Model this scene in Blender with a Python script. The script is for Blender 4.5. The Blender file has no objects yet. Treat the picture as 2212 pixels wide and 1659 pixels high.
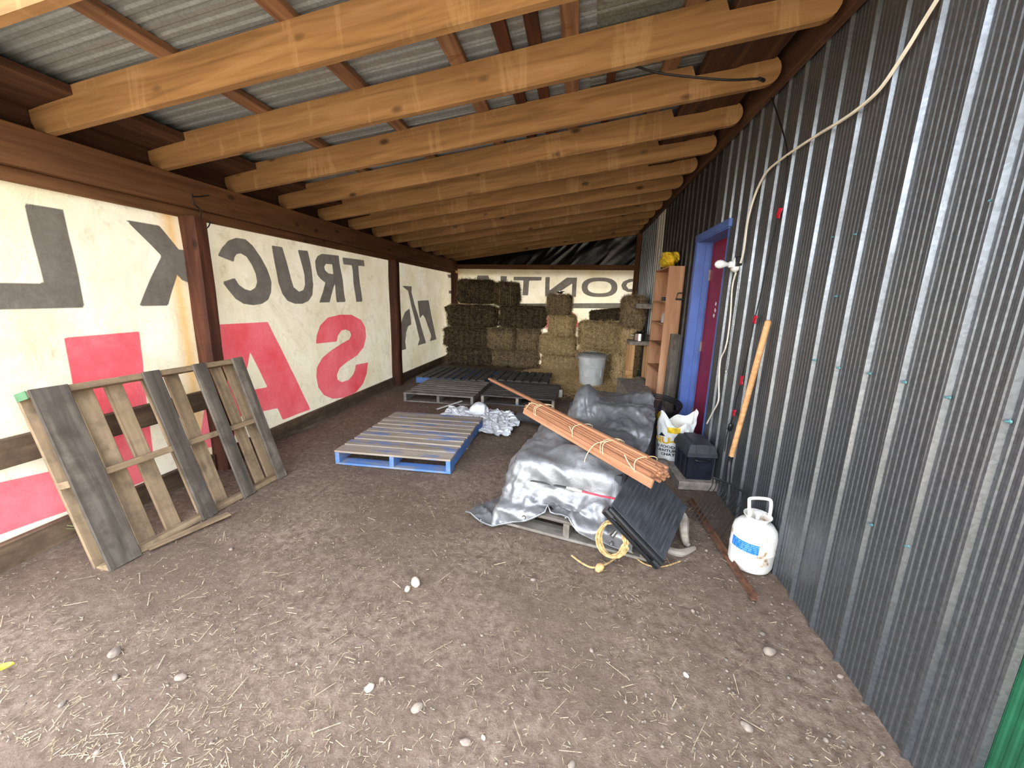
import bpy, bmesh, math, random
import numpy as np
from mathutils import Matrix, Vector, Euler
random.seed(7); RNG = np.random.default_rng(11)
SC = bpy.context.scene; COL = SC.collection
PI = math.pi

# ------------------------------------------------------------------ camera
W_, H_, F_ = 2212.0, 1659.0, 860.0
CAM = np.array([0.0, 0.0, 1.45])
def _axes(vy, vv):
    d = np.array([vy[0]-W_/2, vy[1]-H_/2, F_]); Y = d/np.linalg.norm(d)
    v = np.array([vv[0]-W_/2, vv[1]-H_/2, F_]); v -= v.dot(Y)*Y; v /= np.linalg.norm(v)
    Z = -v; X = np.cross(Y, Z)
    return np.stack([X, Y, Z], 1)
ROT = _axes((1250.0, 647.0), (1006.0, 4867.0))          # rows: right, down, forward
cd = bpy.data.cameras.new('camera'); cam = bpy.data.objects.new('camera', cd); COL.objects.link(cam)
cd.sensor_width = 36.0; cd.lens = F_/W_*36.0; cd.clip_start = 0.05; cd.clip_end = 300
m = Matrix.Identity(4)
for i in range(3):
    m[i][0] = ROT[0][i]; m[i][1] = -ROT[1][i]; m[i][2] = -ROT[2][i]; m[i][3] = CAM[i]
cam.matrix_world = m; SC.camera = cam

# ------------------------------------------------------------------ light
wd = bpy.data.worlds.new('world'); SC.world = wd; wd.use_nodes = True
nt = wd.node_tree; nt.nodes.clear()
wo = nt.nodes.new('ShaderNodeOutputWorld'); bg = nt.nodes.new('ShaderNodeBackground')
sky = nt.nodes.new('ShaderNodeTexSky'); sky.sky_type = 'NISHITA'; sky.sun_disc = False
sky.sun_elevation = math.radians(50); sky.sun_rotation = math.radians(20); sky.air_density = 1.2; sky.dust_density = 3.0
hs = nt.nodes.new('ShaderNodeHueSaturation'); hs.inputs['Saturation'].default_value = 0.3
nt.links.new(sky.outputs[0], hs.inputs['Color']); nt.links.new(hs.outputs[0], bg.inputs[0]); nt.links.new(bg.outputs[0], wo.inputs[0])
bg.inputs[1].default_value = 0.55
sd = bpy.data.lights.new('sun', 'SUN'); sd.energy = 3.5; sd.angle = math.radians(3); sd.color = (1.0, 0.93, 0.82)
sun = bpy.data.objects.new('sun', sd); COL.objects.link(sun)
sun.rotation_euler = Vector((-0.95, -0.30, -1.0)).to_track_quat('-Z', 'Y').to_euler(); sun.location = (2, 6, 12)
SC.view_settings.view_transform = 'Standard'; SC.view_settings.look = 'None'
SC.view_settings.exposure = 2.25; SC.view_settings.gamma = 1.0; SC.view_settings.use_curve_mapping = False

# ------------------------------------------------------------------ pixel -> place
def ray(p): return ROT.T @ np.array([p[0]-W_/2, p[1]-H_/2, F_])
def hit(p, ax, v):
    d = ray(p); return CAM + (v-CAM[ax])/d[ax]*d
def G(x, y, z=0.0): return hit((x, y), 2, z)
def hitp(p, o, n):
    d = ray(p); return CAM + np.dot(np.array(o)-CAM, n)/np.dot(d, n)*d

# ------------------------------------------------------------------ helpers
def tag(o, label=None, cat=None, group=None, kind=None):
    if label: o['label'] = label
    if cat: o['category'] = cat
    if group: o['group'] = group
    if kind: o['kind'] = kind
    return o
def thing(name, label=None, cat=None, loc=(0,0,0), rot=(0,0,0), group=None, kind=None):
    o = bpy.data.objects.new(name, None); COL.objects.link(o); o.empty_display_size = 0.1
    o.location = loc; o.rotation_euler = rot
    return tag(o, label, cat, group, kind)
def link(name, me, mat=None, parent=None, M=None):
    if mat is not None and len(me.materials) == 0: me.materials.append(mat)
    o = bpy.data.objects.new(name, me); COL.objects.link(o)
    if parent is not None: o.parent = parent
    if M is not None: o.matrix_local = M
    return o
def T(x, y, z, rx=0, ry=0, rz=0):
    return Matrix.Translation((x, y, z)) @ Euler((rx, ry, rz)).to_matrix().to_4x4()
def frame(o, ux, uy, uz):
    m = Matrix.Identity(4)
    for i in range(3):
        m[i][0] = ux[i]; m[i][1] = uy[i]; m[i][2] = uz[i]; m[i][3] = o[i]
    return m
def along(a, b, up=(0,0,1)):
    """matrix whose X runs a->b, origin at the middle"""
    a = Vector(a); b = Vector(b); x = (b-a).normalized(); u = Vector(up)
    y = u.cross(x).normalized(); z = x.cross(y)
    return frame((a+b)/2, x, y, z)
def catmull(P, n=8):
    P = [np.array(p, float) for p in P]; out = []
    for i in range(len(P)-1):
        p0 = P[max(i-1, 0)]; p1 = P[i]; p2 = P[i+1]; p3 = P[min(i+2, len(P)-1)]
        for k in range(n):
            t = k/n
            out.append(0.5*((2*p1)+(-p0+p2)*t+(2*p0-5*p1+4*p2-p3)*t*t+(-p0+3*p1-3*p2+p3)*t**3))
    out.append(P[-1]); return out
class MB:
    def __init__(s): s.v = []; s.f = []; s.sm = []
    def add(s, v, f, smooth=False, M=None):
        b = len(s.v)
        for p in v:
            s.v.append(tuple((M @ Vector(p))) if M is not None else tuple(p))
        for q in f: s.f.append(tuple(b+i for i in q)); s.sm.append(smooth)
        return s
    def box(s, c, d, M=None, ch=0.0):
        x, y, z = c; a, b, h = d[0]/2, d[1]/2, d[2]/2
        if ch <= 0:
            v = [(x+i*a, y+j*b, z+k*h) for k in (-1,1) for j in (-1,1) for i in (-1,1)]
            return s.add(v, [(0,2,3,1),(4,5,7,6),(0,1,5,4),(2,6,7,3),(0,4,6,2),(1,3,7,5)], False, M)
        prof = [(-b+ch,-h),(b-ch,-h),(b,-h+ch),(b,h-ch),(b-ch,h),(-b+ch,h),(-b,h-ch),(-b,-h+ch)]
        v = [(x+sx*a, y+p[0], z+p[1]) for sx in (-1,1) for p in prof]
        f = [(i,(i+1)%8,8+(i+1)%8,8+i) for i in range(8)]
        f += [tuple(range(7,-1,-1)), tuple(range(8,16))]
        return s.add(v, f, False, M)
    def tube(s, P, r, n=8, cap=True, M=None):
        P = [Vector(p) for p in P]; N = len(P)
        rr = r if hasattr(r, '__len__') else [r]*N
        v = []; f = []; t0 = (P[1]-P[0]).normalized()
        a = t0.orthogonal().normalized()
        for i in range(N):
            t = (P[min(i+1,N-1)]-P[max(i-1,0)])
            t = t.normalized() if t.length > 1e-9 else t0
            a = (a-t*a.dot(t)); a = a.normalized() if a.length > 1e-6 else t.orthogonal().normalized()
            b = t.cross(a)
            for k in range(n):
                w = 2*PI*k/n; v.append(P[i]+(a*math.cos(w)+b*math.sin(w))*rr[i])
        for i in range(N-1):
            for k in range(n):
                f.append((i*n+k, i*n+(k+1)%n, (i+1)*n+(k+1)%n, (i+1)*n+k))
        if cap: f += [tuple(range(n-1,-1,-1)), tuple((N-1)*n+k for k in range(n))]
        return s.add(v, f, True, M)
    def lathe(s, prof, n=32, c=(0,0,0), M=None, smooth=True):
        v = []; f = []
        for r, z in prof:
            for k in range(n):
                w = 2*PI*k/n; v.append((c[0]+r*math.cos(w), c[1]+r*math.sin(w), c[2]+z))
        for i in range(len(prof)-1):
            for k in range(n): f.append((i*n+k, i*n+(k+1)%n, (i+1)*n+(k+1)%n, (i+1)*n+k))
        f += [tuple(range(n-1,-1,-1)), tuple((len(prof)-1)*n+k for k in range(n))]
        return s.add(v, f, smooth, M)
    def prism(s, poly, t, M=None):
        """poly in local (x,z), extruded along y by t"""
        n = len(poly); v = [(p[0], -t/2, p[1]) for p in poly]+[(p[0], t/2, p[1]) for p in poly]
        f = [tuple(range(n)), tuple(range(2*n-1, n-1, -1))]+[(i, n+i, n+(i+1)%n, (i+1)%n) for i in range(n)]
        return s.add(v, f, False, M)
    def mesh(s, name, autosmooth=True):
        me = bpy.data.meshes.new(name); me.from_pydata(s.v, [], s.f)
        me.polygons.foreach_set('use_smooth', s.sm); me.update()
        bm = bmesh.new(); bm.from_mesh(me); bmesh.ops.recalc_face_normals(bm, faces=bm.faces)
        for e in bm.edges:
            if len(e.link_faces) == 2 and e.calc_face_angle(0) > 0.75: e.smooth = False
        bm.to_mesh(me); bm.free(); return me
    def build(s, name, mat, parent=None, M=None): return link(name, s.mesh(name), mat, parent, M)
def gridmesh(name, P, closed_u=False, smooth=True):
    """P: (nu, nv, 3) array -> mesh"""
    nu, nv = P.shape[:2]; idx = np.arange(nu*nv).reshape(nu, nv)
    if closed_u: a = idx; b = np.roll(idx, -1, 0)
    else: a = idx[:-1]; b = idx[1:]
    F = np.stack([a[:, :-1], b[:, :-1], b[:, 1:], a[:, 1:]], -1).reshape(-1, 4)
    me = bpy.data.meshes.new(name); me.from_pydata(P.reshape(-1, 3).tolist(), [], F.tolist())
    if smooth: me.polygons.foreach_set('use_smooth', [True]*len(me.polygons))
    me.update(); return me
_nt = {}
def vnoise(x, y, seed=0, s=1.0):
    """smooth value noise, -1..1"""
    if seed not in _nt: _nt[seed] = np.random.default_rng(1000+seed).uniform(-1, 1, (257, 257))
    g = _nt[seed]; x = np.asarray(x, float)*s+100.37; y = np.asarray(y, float)*s+100.71
    xi = np.floor(x).astype(int); yi = np.floor(y).astype(int); fx = x-xi; fy = y-yi
    fx = fx*fx*(3-2*fx); fy = fy*fy*(3-2*fy)
    a = g[xi % 257, yi % 257]; b = g[(xi+1) % 257, yi % 257]; c = g[xi % 257, (yi+1) % 257]; d = g[(xi+1) % 257, (yi+1) % 257]
    return (a*(1-fx)+b*fx)*(1-fy)+(c*(1-fx)+d*fx)*fy
def fbm(x, y, seed=0, s=1.0, o=4):
    t = 0; a = 1.0; n = 0
    for k in range(o):
        t = t+a*vnoise(x, y, seed+k, s*2**k); n += a; a *= 0.5
    return t/n

# ------------------------------------------------------------------ materials
def lin(c):
    return tuple(((v/255.0)/12.92 if v/255.0 <= 0.04045 else ((v/255.0+0.055)/1.055)**2.4) for v in c)+(1.0,)
class Mat:
    def __init__(s, name):
        s.m = bpy.data.materials.new(name); s.m.use_nodes = True; s.t = s.m.node_tree; s.t.nodes.clear()
        s.out = s.n('ShaderNodeOutputMaterial'); s.b = s.n('ShaderNodeBsdfPrincipled'); s.l(s.b.outputs[0], s.out.inputs[0])
    def n(s, k, **kw):
        o = s.t.nodes.new(k)
        for a, b in kw.items(): setattr(o, a, b)
        return o
    def l(s, a, b): s.t.links.new(a, b)
    def coord(s, scale=(1,1,1), rnd=True, kind='Object'):
        tc = s.n('ShaderNodeTexCoord'); mp = s.n('ShaderNodeMapping'); mp.inputs['Scale'].default_value = scale
        src = tc.outputs[kind]
        if rnd:
            oi = s.n('ShaderNodeObjectInfo'); mu = s.n('ShaderNodeVectorMath', operation='MULTIPLY_ADD')
            cb = s.n('ShaderNodeCombineXYZ')
            for i in range(3): s.l(oi.outputs['Random'], cb.inputs[i])
            mu.inputs[1].default_value = (37.0, 53.0, 91.0); s.l(cb.outputs[0], mu.inputs[0]); s.l(src, mu.inputs[2]); src = mu.outputs[0]
        s.l(src, mp.inputs[0]); return mp.outputs[0]
    def noise(s, vec, scale=5, detail=4, rough=0.55, dist=0.0):
        o = s.n('ShaderNodeTexNoise'); o.inputs['Scale'].default_value = scale; o.inputs['Detail'].default_value = detail
        o.inputs['Roughness'].default_value = rough; o.inputs['Distortion'].default_value = dist
        if vec is not None: s.l(vec, o.inputs['Vector'])
        return o.outputs[0]
    def ramp(s, fac, stops, interp='LINEAR'):
        o = s.n('ShaderNodeValToRGB'); e = o.color_ramp.elements; o.color_ramp.interpolation = interp
        while len(e) < len(stops): e.new(0.5)
        for i, (p, c) in enumerate(stops):
            e[i].position = p; e[i].color = c if len(c) == 4 else tuple(c)+(1,)
        s.l(fac, o.inputs[0]); return o.outputs[0]
    def mix(s, fac, a, b, mode='MIX'):
        o = s.n('ShaderNodeMix', data_type='RGBA', blend_type=mode)
        for k, v in ((0, fac), (6, a), (7, b)):
            if hasattr(v, 'is_linked'): s.l(v, o.inputs[k])
            else: o.inputs[k].default_value = v
        return o.outputs[2]
    def math(s, op, a, b=0.5):
        o = s.n('ShaderNodeMath', operation=op)
        for k, v in ((0, a), (1, b)):
            if hasattr(v, 'is_linked'): s.l(v, o.inputs[k])
            else: o.inputs[k].default_value = v
        return o.outputs[0]
    def bump(s, h, strength=0.3, dist=0.01):
        o = s.n('ShaderNodeBump'); o.inputs['Strength'].default_value = strength; o.inputs['Distance'].default_value = dist
        s.l(h, o.inputs['Height']); s.l(o.outputs[0], s.b.inputs['Normal'])
    def set(s, color=None, rough=0.6, metal=0.0, spec=None):
        if color is not None:
            if hasattr(color, 'is_linked'): s.l(color, s.b.inputs['Base Color'])
            else: s.b.inputs['Base Color'].default_value = color
        if hasattr(rough, 'is_linked'): s.l(rough, s.b.inputs['Roughness'])
        else: s.b.inputs['Roughness'].default_value = rough
        s.b.inputs['Metallic'].default_value = metal
        if spec is not None: s.b.inputs['Specular IOR Level'].default_value = spec
        return s.m
def wood(name, dark, mid, light, knots=0.5, grain=18, stain=0.0, stain_col=None, rough=0.75, spec=0.25, dirt=None):
    k = Mat(name); v = k.coord((1.4, grain, grain)); g = k.noise(v, 1.0, 5, 0.6, 0.6)
    col = k.ramp(g, [(0.28, lin(dark)), (0.5, lin(mid)), (0.74, lin(light))])
    v2 = k.coord((0.9, 1.6, 1.6)); big = k.noise(v2, 1.3, 3)
    col = k.mix(k.ramp(big, [(0.35, (0,0,0)), (0.7, (0.45,0.45,0.45))]), col, lin(dark))
    if knots > 0:
        vo = k.n('ShaderNodeTexVoronoi'); vo.inputs['Scale'].default_value = 1.0; k.l(k.coord((3.0, 6.0, 6.0)), vo.inputs['Vector'])
        kf = k.ramp(vo.outputs['Distance'], [(0.07, (knots,)*3), (0.16, (0,0,0))])
        col = k.mix(kf, col, lin([c*0.45 for c in dark]))
    if stain > 0:
        v3 = k.coord((2.2, 0.35, 0.35)); n3 = k.noise(v3, 2.0, 5, 0.7, 0.8)
        col = k.mix(k.ramp(n3, [(0.57, (0,0,0)), (0.63, (stain,)*3), (0.72, (0,0,0))]), col, lin(stain_col or light))
    if dirt:
        n4 = k.noise(k.coord((3, 3, 3)), 2.5, 6, 0.7); col = k.mix(k.ramp(n4, [(0.45, (0,0,0)), (0.65, (0.75,)*3)]), col, lin(dirt))
    k.bump(g, 0.25, 0.004); return k.set(col, rough, 0, spec)
def plain(name, c, rough=0.6, metal=0.0, var=0.12, scale=12, spec=None, bump=0.0):
    k = Mat(name); n = k.noise(k.coord(), scale, 4)
    col = k.ramp(n, [(0.3, lin([x*(1-var) for x in c])), (0.7, lin([min(255, x*(1+var)) for x in c]))])
    if bump: k.bump(n, bump, 0.01)
    return k.set(col, rough, metal, spec)
M = {}
M['rafter'] = wood('rafter_wood', (112,82,50), (144,108,68), (166,128,86), 0.85, 20, 0.26, (190,156,112))
M['purlin'] = wood('purlin_wood', (96,66,46), (130,94,68), (156,120,90), 0.6, 24, 0.5, (96,48,26))
M['dark_purlin'] = wood('dark_purlin_wood', (50,28,18), (78,44,28), (104,62,40), 0.3, 22)
M['plank_dark'] = wood('dark_plank_wood', (48,30,20), (74,48,32), (98,68,46), 0.4, 16)
M['beam'] = wood('beam_wood', (78,50,32), (104,70,44), (126,88,56), 0.7, 22)
M['post'] = wood('post_wood', (48,28,20), (80,46,32), (108,66,46), 0.8, 14, 0.3, (44,28,24))
M['base_plank'] = wood('base_plank_wood', (66,52,42), (104,86,68), (132,112,88), 0.4, 16, dirt=(72,58,46))
M['lumber'] = wood('new_lumber', (176,128,82), (204,158,108), (222,182,134), 0.5, 16)
M['grey_wood'] = wood('grey_weathered_wood', (84,78,72), (124,117,108), (152,146,138), 0.35, 20, dirt=(98,88,76))
M['old_wood'] = wood('old_dark_board', (60,54,48), (96,88,78), (126,116,104), 0.3, 20, dirt=(66,58,50))
M['tan_wood'] = wood('tan_board', (112,92,70), (150,128,100), (178,156,126), 0.4, 18, dirt=(104,90,74))
M['char_wood'] = wood('charcoal_board', (62,60,58), (92,89,86), (120,117,112), 0.2, 20, dirt=(62,56,50))
M['grey_deck'] = wood('grey_deck_board', (100,96,91), (134,129,123), (162,157,150), 0.3, 20, dirt=(80,70,60))
M['lath'] = wood('cedar_lath', (134,90,64), (168,118,86), (192,144,110), 0.15, 40)
M['ply'] = wood('shelf_ply', (150,104,74), (184,138,104), (204,160,126), 0.1, 10)
M['handle'] = wood('handle_wood', (150,106,66), (188,142,96), (208,166,120), 0.1, 30)
def painted(name, paint, w1, w2, amount=0.5):
    k = Mat(name); v = k.coord((1.4, 18, 18)); g = k.noise(v, 1, 5, 0.6, 0.5)
    base = k.ramp(g, [(0.3, lin(w1)), (0.7, lin(w2))]); n = k.noise(k.coord((1.6, 5, 5)), 1.6, 6, 0.65)
    col = k.mix(k.ramp(n, [(amount-0.06, (1,1,1)), (amount+0.07, (0,0,0))]), base, lin(paint)); k.bump(g, 0.25, 0.004)
    return k.set(col, 0.75, 0, 0.25)
M['blue_worn'] = painted('worn_blue_board', (88,118,172), (128,115,102), (176,162,146), 0.40)
M['blue_paint'] = painted('blue_painted_board', (84,122,184), (104,110,120), (140,146,156), 0.56)
M['green_paint'] = plain('green_end_paint', (74,112,80), 0.7)
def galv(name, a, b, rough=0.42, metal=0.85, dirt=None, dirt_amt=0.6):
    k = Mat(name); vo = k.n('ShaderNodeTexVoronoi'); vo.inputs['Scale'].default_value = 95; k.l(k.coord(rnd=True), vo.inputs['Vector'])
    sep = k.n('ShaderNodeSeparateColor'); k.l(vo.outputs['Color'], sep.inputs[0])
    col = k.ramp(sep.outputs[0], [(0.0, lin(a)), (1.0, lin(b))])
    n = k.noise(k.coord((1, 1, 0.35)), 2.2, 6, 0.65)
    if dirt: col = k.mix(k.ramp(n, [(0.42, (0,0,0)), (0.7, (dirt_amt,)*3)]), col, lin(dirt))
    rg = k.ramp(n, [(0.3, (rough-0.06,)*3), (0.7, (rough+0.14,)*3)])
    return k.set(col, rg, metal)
M['galv'] = galv('galvanised_steel', (108,112,116), (126,130,134), 0.38, 0.85, (84,82,78), 0.5)
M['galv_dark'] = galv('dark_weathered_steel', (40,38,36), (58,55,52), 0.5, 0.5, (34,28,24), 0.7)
M['galv_light'] = galv('pale_steel', (168,164,156), (190,186,178), 0.5, 0.3, (140,128,112), 0.4)
M['roof'] = galv('roof_steel', (132,138,140), (152,158,160), 0.5, 0.35, (120,122,120), 0.5)
M['roof_old'] = galv('old_roof_steel', (104,106,98), (130,132,122), 0.6, 0.3, (70,68,58), 0.8)
M['green_steel'] = plain('green_painted_steel', (22,78,52), 0.4, 0.0, 0.15)
M['blue_door'] = plain('blue_door_paint', (84,110,176), 0.5, 0, 0.08, 5)
M['red_door'] = plain('red_door_paint', (142,20,40), 0.45, 0, 0.1, 4)
M['black_plastic'] = plain('black_plastic', (22,23,25), 0.38, 0, 0.25, 20)
M['dusty_black'] = plain('dusty_black_plastic', (52,54,58), 0.5, 0, 0.25, 9)
M['navy_plastic'] = plain('dark_box_plastic', (28,32,44), 0.42, 0, 0.2, 9)
M['white_plastic'] = plain('white_plastic', (226,226,222), 0.45, 0, 0.04)
M['steel'] = plain('bright_steel', (190,190,188), 0.22, 1.0, 0.05)
M['hinge'] = plain('dull_hinge_steel', (150,150,144), 0.45, 0.7, 0.15)
M['rust'] = plain('rusty_iron', (96,64,46), 0.8, 0.2, 0.3, 30)
M['iron'] = plain('black_iron', (40,40,42), 0.5, 0.5, 0.2, 20)
M['red_tape'] = plain('red_tape', (170,20,44), 0.4, 0, 0.1)
M['white_cord'] = plain('white_cord', (206,200,184), 0.6, 0, 0.06)
M['black_cord'] = plain('black_cord', (20,20,20), 0.5)
M['rope'] = plain('jute_rope', (172,142,94), 0.9, 0, 0.25, 60, bump=0.3)
M['twine'] = plain('cream_twine', (226,196,150), 0.85, 0, 0.1)
M['red_cord'] = plain('red_bungee', (206,48,66), 0.6)
M['yellow'] = plain('yellow_film', (214,178,40), 0.5, 0, 0.2, 14)
M['white_cloth'] = plain('white_cloth', (226,228,232), 0.85, 0, 0.04)
M['stone'] = plain('field_stone', (122,110,99), 0.85, 0, 0.2, 25, bump=0.3)
M['stone_pale'] = plain('pale_stone', (186,172,156), 0.85, 0, 0.12, 25)
M['concrete'] = plain('concrete', (140,130,120), 0.9, 0, 0.18, 18, bump=0.4)
M['trash'] = plain('grey_bin_plastic', (204,205,204), 0.6, 0, 0.08, 6)
M['trash_dark'] = plain('dark_bin_lid', (150,149,147), 0.6, 0, 0.12, 8)
M['dark_pot'] = plain('dark_pot_contents', (24,24,22), 0.8)
M['screw'] = plain('teal_screw', (70,110,112), 0.5)
M['drift'] = wood('driftwood', (118,106,94), (160,150,138), (190,182,170), 0.2, 20)

k = Mat('white_tank_paint'); n = k.noise(k.coord(), 9, 7, 0.7)
col = k.ramp(n, [(0.56, lin((226,222,214))), (0.62, lin((196,176,150))), (0.68, lin((120,82,56)))])
M['tank'] = k.set(col, 0.42)
k = Mat('blue_label'); vv = k.coord((1,1,1), False); wv = k.n('ShaderNodeTexWave'); wv.bands_direction = 'Z'; wv.inputs['Scale'].default_value = 28; k.l(vv, wv.inputs['Vector'])
n = k.noise(k.coord((60,60,8), False), 3, 2)
f1 = k.math('MULTIPLY', k.ramp(wv.outputs['Fac'], [(0.6, (0,0,0)), (0.72, (1,1,1))]), k.ramp(n, [(0.46, (0,0,0)), (0.5, (0.6,)*3)]))
M['tank_label'] = k.set(k.mix(f1, lin((24,104,200)), lin((150,190,235))), 0.45)

k = Mat('dirt'); v = k.coord(rnd=False); n1 = k.noise(v, 1.1, 5, 0.6); n2 = k.noise(v, 24, 8, 0.75); n3 = k.noise(v, 110, 4, 0.7)
c1 = k.ramp(n2, [(0.3, lin((82,68,57))), (0.5, lin((124,106,92))), (0.72, lin((160,142,127)))])
c2 = k.mix(k.ramp(n1, [(0.36, (0,0,0)), (0.6, (0.75,)*3)]), c1, lin((103,87,74)))
c3 = k.mix(k.ramp(n3, [(0.6, (0,0,0)), (0.7, (0.35,)*3)]), c2, lin((178,160,142)))
hh = k.math('ADD', n2, k.math('MULTIPLY', n3, 0.4)); k.bump(hh, 0.7, 0.02)
M['dirt'] = k.set(c3, 0.95, 0, 0.15)
k = Mat('yard'); n = k.noise(k.coord(rnd=False), 1.5, 6, 0.65)
M['yard'] = k.set(k.ramp(n, [(0.35, lin((136,124,108))), (0.65, lin((158,146,128)))]), 0.95, 0, 0.1)

def straw(name, a, b):
    k = Mat(name); n = k.noise(k.coord((9,9,9)), 6, 3, 0.7)
    return k.set(k.ramp(n, [(0.3, lin(a)), (0.7, lin(b))]), 0.85, 0, 0.15)
M['straw_floor'] = straw('floor_straw', (116,101,82), (190,173,144))
M['straw_gold'] = straw('golden_straw', (190,160,108), (244,218,164))
HAY = [('dark', (38,31,24), (62,52,40), (82,68,52), (136,116,88)), ('mid', (74,62,48), (106,91,70), (122,104,78), (182,158,120)), ('gold', (118,99,68), (164,140,100), (172,146,102), (236,208,156))]
for nm, a, b, c, d in HAY:
    M['hay_'+nm] = straw('hay_body_'+nm, a, b); M['fib_'+nm] = straw('hay_fibre_'+nm, c, d)

def tarp_mat():
    k = Mat('banner_tarp'); k.t.nodes.remove(k.b)
    n1 = k.noise(k.coord((1, 1, 1), False), 1.4, 6, 0.65); n2 = k.noise(k.coord((1,1,1), False), 7, 8, 0.75)
    c = k.ramp(n1, [(0.3, lin((206,194,160))), (0.65, lin((228,221,200)))])
    c = k.mix(k.ramp(n2, [(0.55, (0,0,0)), (0.72, (0.5,)*3)]), c, lin((150,132,96)))
    a1 = k.n('ShaderNodeAttribute', attribute_name='dark_ink'); a2 = k.n('ShaderNodeAttribute', attribute_name='red_ink')
    def edge(a):
        o = k.n('ShaderNodeMapRange'); o.inputs[1].default_value = -0.003; o.inputs[2].default_value = 0.003; o.inputs[3].default_value = 1; o.inputs[4].default_value = 0
        k.l(a.outputs['Fac'], o.inputs[0]); return o.outputs[0]
    a3 = k.n('ShaderNodeAttribute', attribute_name='rust_stain')
    c = k.mix(a3.outputs['Fac'], c, lin((214,160,70)))
    mott = k.ramp(n2, [(0.35, lin((92,86,78))), (0.7, lin((112,106,98)))]); red = k.ramp(n1, [(0.35, lin((206,72,78))), (0.7, lin((226,120,128)))])
    c = k.mix(edge(a1), c, mott); c = k.mix(edge(a2), c, red)
    d = k.n('ShaderNodeBsdfDiffuse'); t = k.n('ShaderNodeBsdfTranslucent'); mx = k.n('ShaderNodeMixShader'); mx.inputs[0].default_value = 0.10
    bp = k.n('ShaderNodeBump'); bp.inputs['Strength'].default_value = 0.6; bp.inputs['Distance'].default_value = 0.02
    k.l(k.noise(k.coord((1,1,1), False), 6, 5, 0.6, 0.7), bp.inputs['Height'])
    for s in (d, t): k.l(c, s.inputs[0]); k.l(bp.outputs[0], s.inputs['Normal'])
    k.l(d.outputs[0], mx.inputs[1]); k.l(t.outputs[0], mx.inputs[2]); k.l(mx.outputs[0], k.out.inputs[0]); return k.m
M['tarp'] = tarp_mat()
k = Mat('silver_tarp'); n = k.noise(k.coord(rnd=False), 14, 5, 0.6, 0.5); k.bump(n, 0.25, 0.02)
M['silver'] = k.set(k.ramp(n, [(0.3, lin((112,112,113))), (0.7, lin((140,140,141)))]), 0.40, 0.45)
k = Mat('black_sheeting'); n = k.noise(k.coord((1,1,1), False), 5, 4, 0.6, 1.2); k.bump(n, 0.12, 0.03)
M['black_sheet'] = k.set(lin((8,8,9)), 0.28, 0, 0.3)

# ================================================================== STRUCTURE
XL, XR = -2.95, 1.16
BL = np.array([-2.95, 9.42, 0]); BR = np.array([1.16, 8.56, 0])          # foot line of the back wall
def back_y(x): return BL[1]+(x-BL[0])/(BR[0]-BL[0])*(BR[1]-BL[1])
def raf_y(i, x):                                                          # rafters run a little askew
    l = 1.945+0.607*i; r = 1.742+0.557*i
    return l+(x+2.85)/(1.16+2.85)*(r-l)
def raf_z(x): return 2.25+0.1172*(x+2.85)                                 # underside of a rafter

# ---- floor
xs = np.concatenate([np.linspace(-3.4, 1.5, 190)]); ys = np.linspace(0.2, 9.7, 330)
X, Y = np.meshgrid(xs, ys, indexing='ij')
def ground_z(x, y): return 0.016*fbm(x, y, 3, 1.3, 3)+0.008*fbm(x, y, 20, 9, 3)-0.006
floor = link('floor', gridmesh('floor', np.stack([X, Y, ground_z(X, Y)], -1)), M['dirt']); tag(floor, 'trodden brown dirt floor strewn with straw and pebbles', 'floor', kind='structure')
yd = MB(); yd.box((0, 0, -0.11), (60, 60, 0.16)); yard = yd.build('ground', M['yard']); tag(yard, 'bare pale ground of the yard outside the shed', 'ground', kind='structure')

# ---- corrugated sheet profile
def corr(width, pitch=0.1828, big=0.016, small=0.0022, nsmall=6):
    pts = []; n = int(round(width/pitch))
    for k in range(n):
        b = k*pitch
        pts += [(b, 0), (b+0.006, big), (b+0.014, big*1.05), (b+0.020, 0), (b+0.026, 0)]
        g = (pitch-0.026)/nsmall
        for j in range(nsmall):
            c = b+0.026+g*j
            pts += [(c+g*0.25, 0), (c+g*0.42, small), (c+g*0.75, small), (c+g*0.92, 0)]
    pts.append((n*pitch, 0)); return pts
def sheet_mesh(name, width, length, pitch=0.1828, big=0.016, small=0.0022, nsmall=6, seg=6, dent=0.003, seed=0):
    pr = np.array(corr(width, pitch, big, small, nsmall)); zz = np.linspace(0, length, seg+1)
    P = np.zeros((len(pr), seg+1, 3)); P[..., 0] = pr[:, 0][:, None]; P[..., 1] = zz[None, :]
    P[..., 2] = pr[:, 1][:, None]+dent*vnoise(P[..., 0], P[..., 1], 40+seed, 3)
    return gridmesh(name, P, smooth=False)

# ---- right wall
wr = thing('wall_right', 'galvanised corrugated metal wall along the shed', 'wall', (XR, 2.5, 0), kind='structure')
def wall_sheet(y0, y1, z0, z1, mat, off=0.0, seed=0, name='metal_sheet'):
    me = sheet_mesh(name, y1-y0, z1-z0, seed=seed)
    # sheet x -> world +Y, sheet y -> world Z, sheet z -> world -X
    o = link(name, me, mat); o.matrix_world = frame((XR-off, y0, z0), (0,1,0), (0,0,1), (-1,0,0)); o.parent = wr
    o.matrix_parent_inverse = Matrix.Translation((-XR, -2.5, 0)); return o
PW = 0.1828
y = 1.04
for i in range(3):
    n = 5 if i < 2 else 4
    wall_sheet(y, y+PW*n, -0.06, 2.98, M['galv'], 0.001*(i % 2), i); y += PW*n
YD0, YD1 = y, y+0.87                       # door opening 3.60 .. 4.47
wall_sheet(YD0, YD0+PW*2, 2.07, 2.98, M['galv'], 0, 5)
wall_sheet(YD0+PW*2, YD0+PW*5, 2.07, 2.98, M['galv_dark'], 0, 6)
y = YD1+0.03
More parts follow.
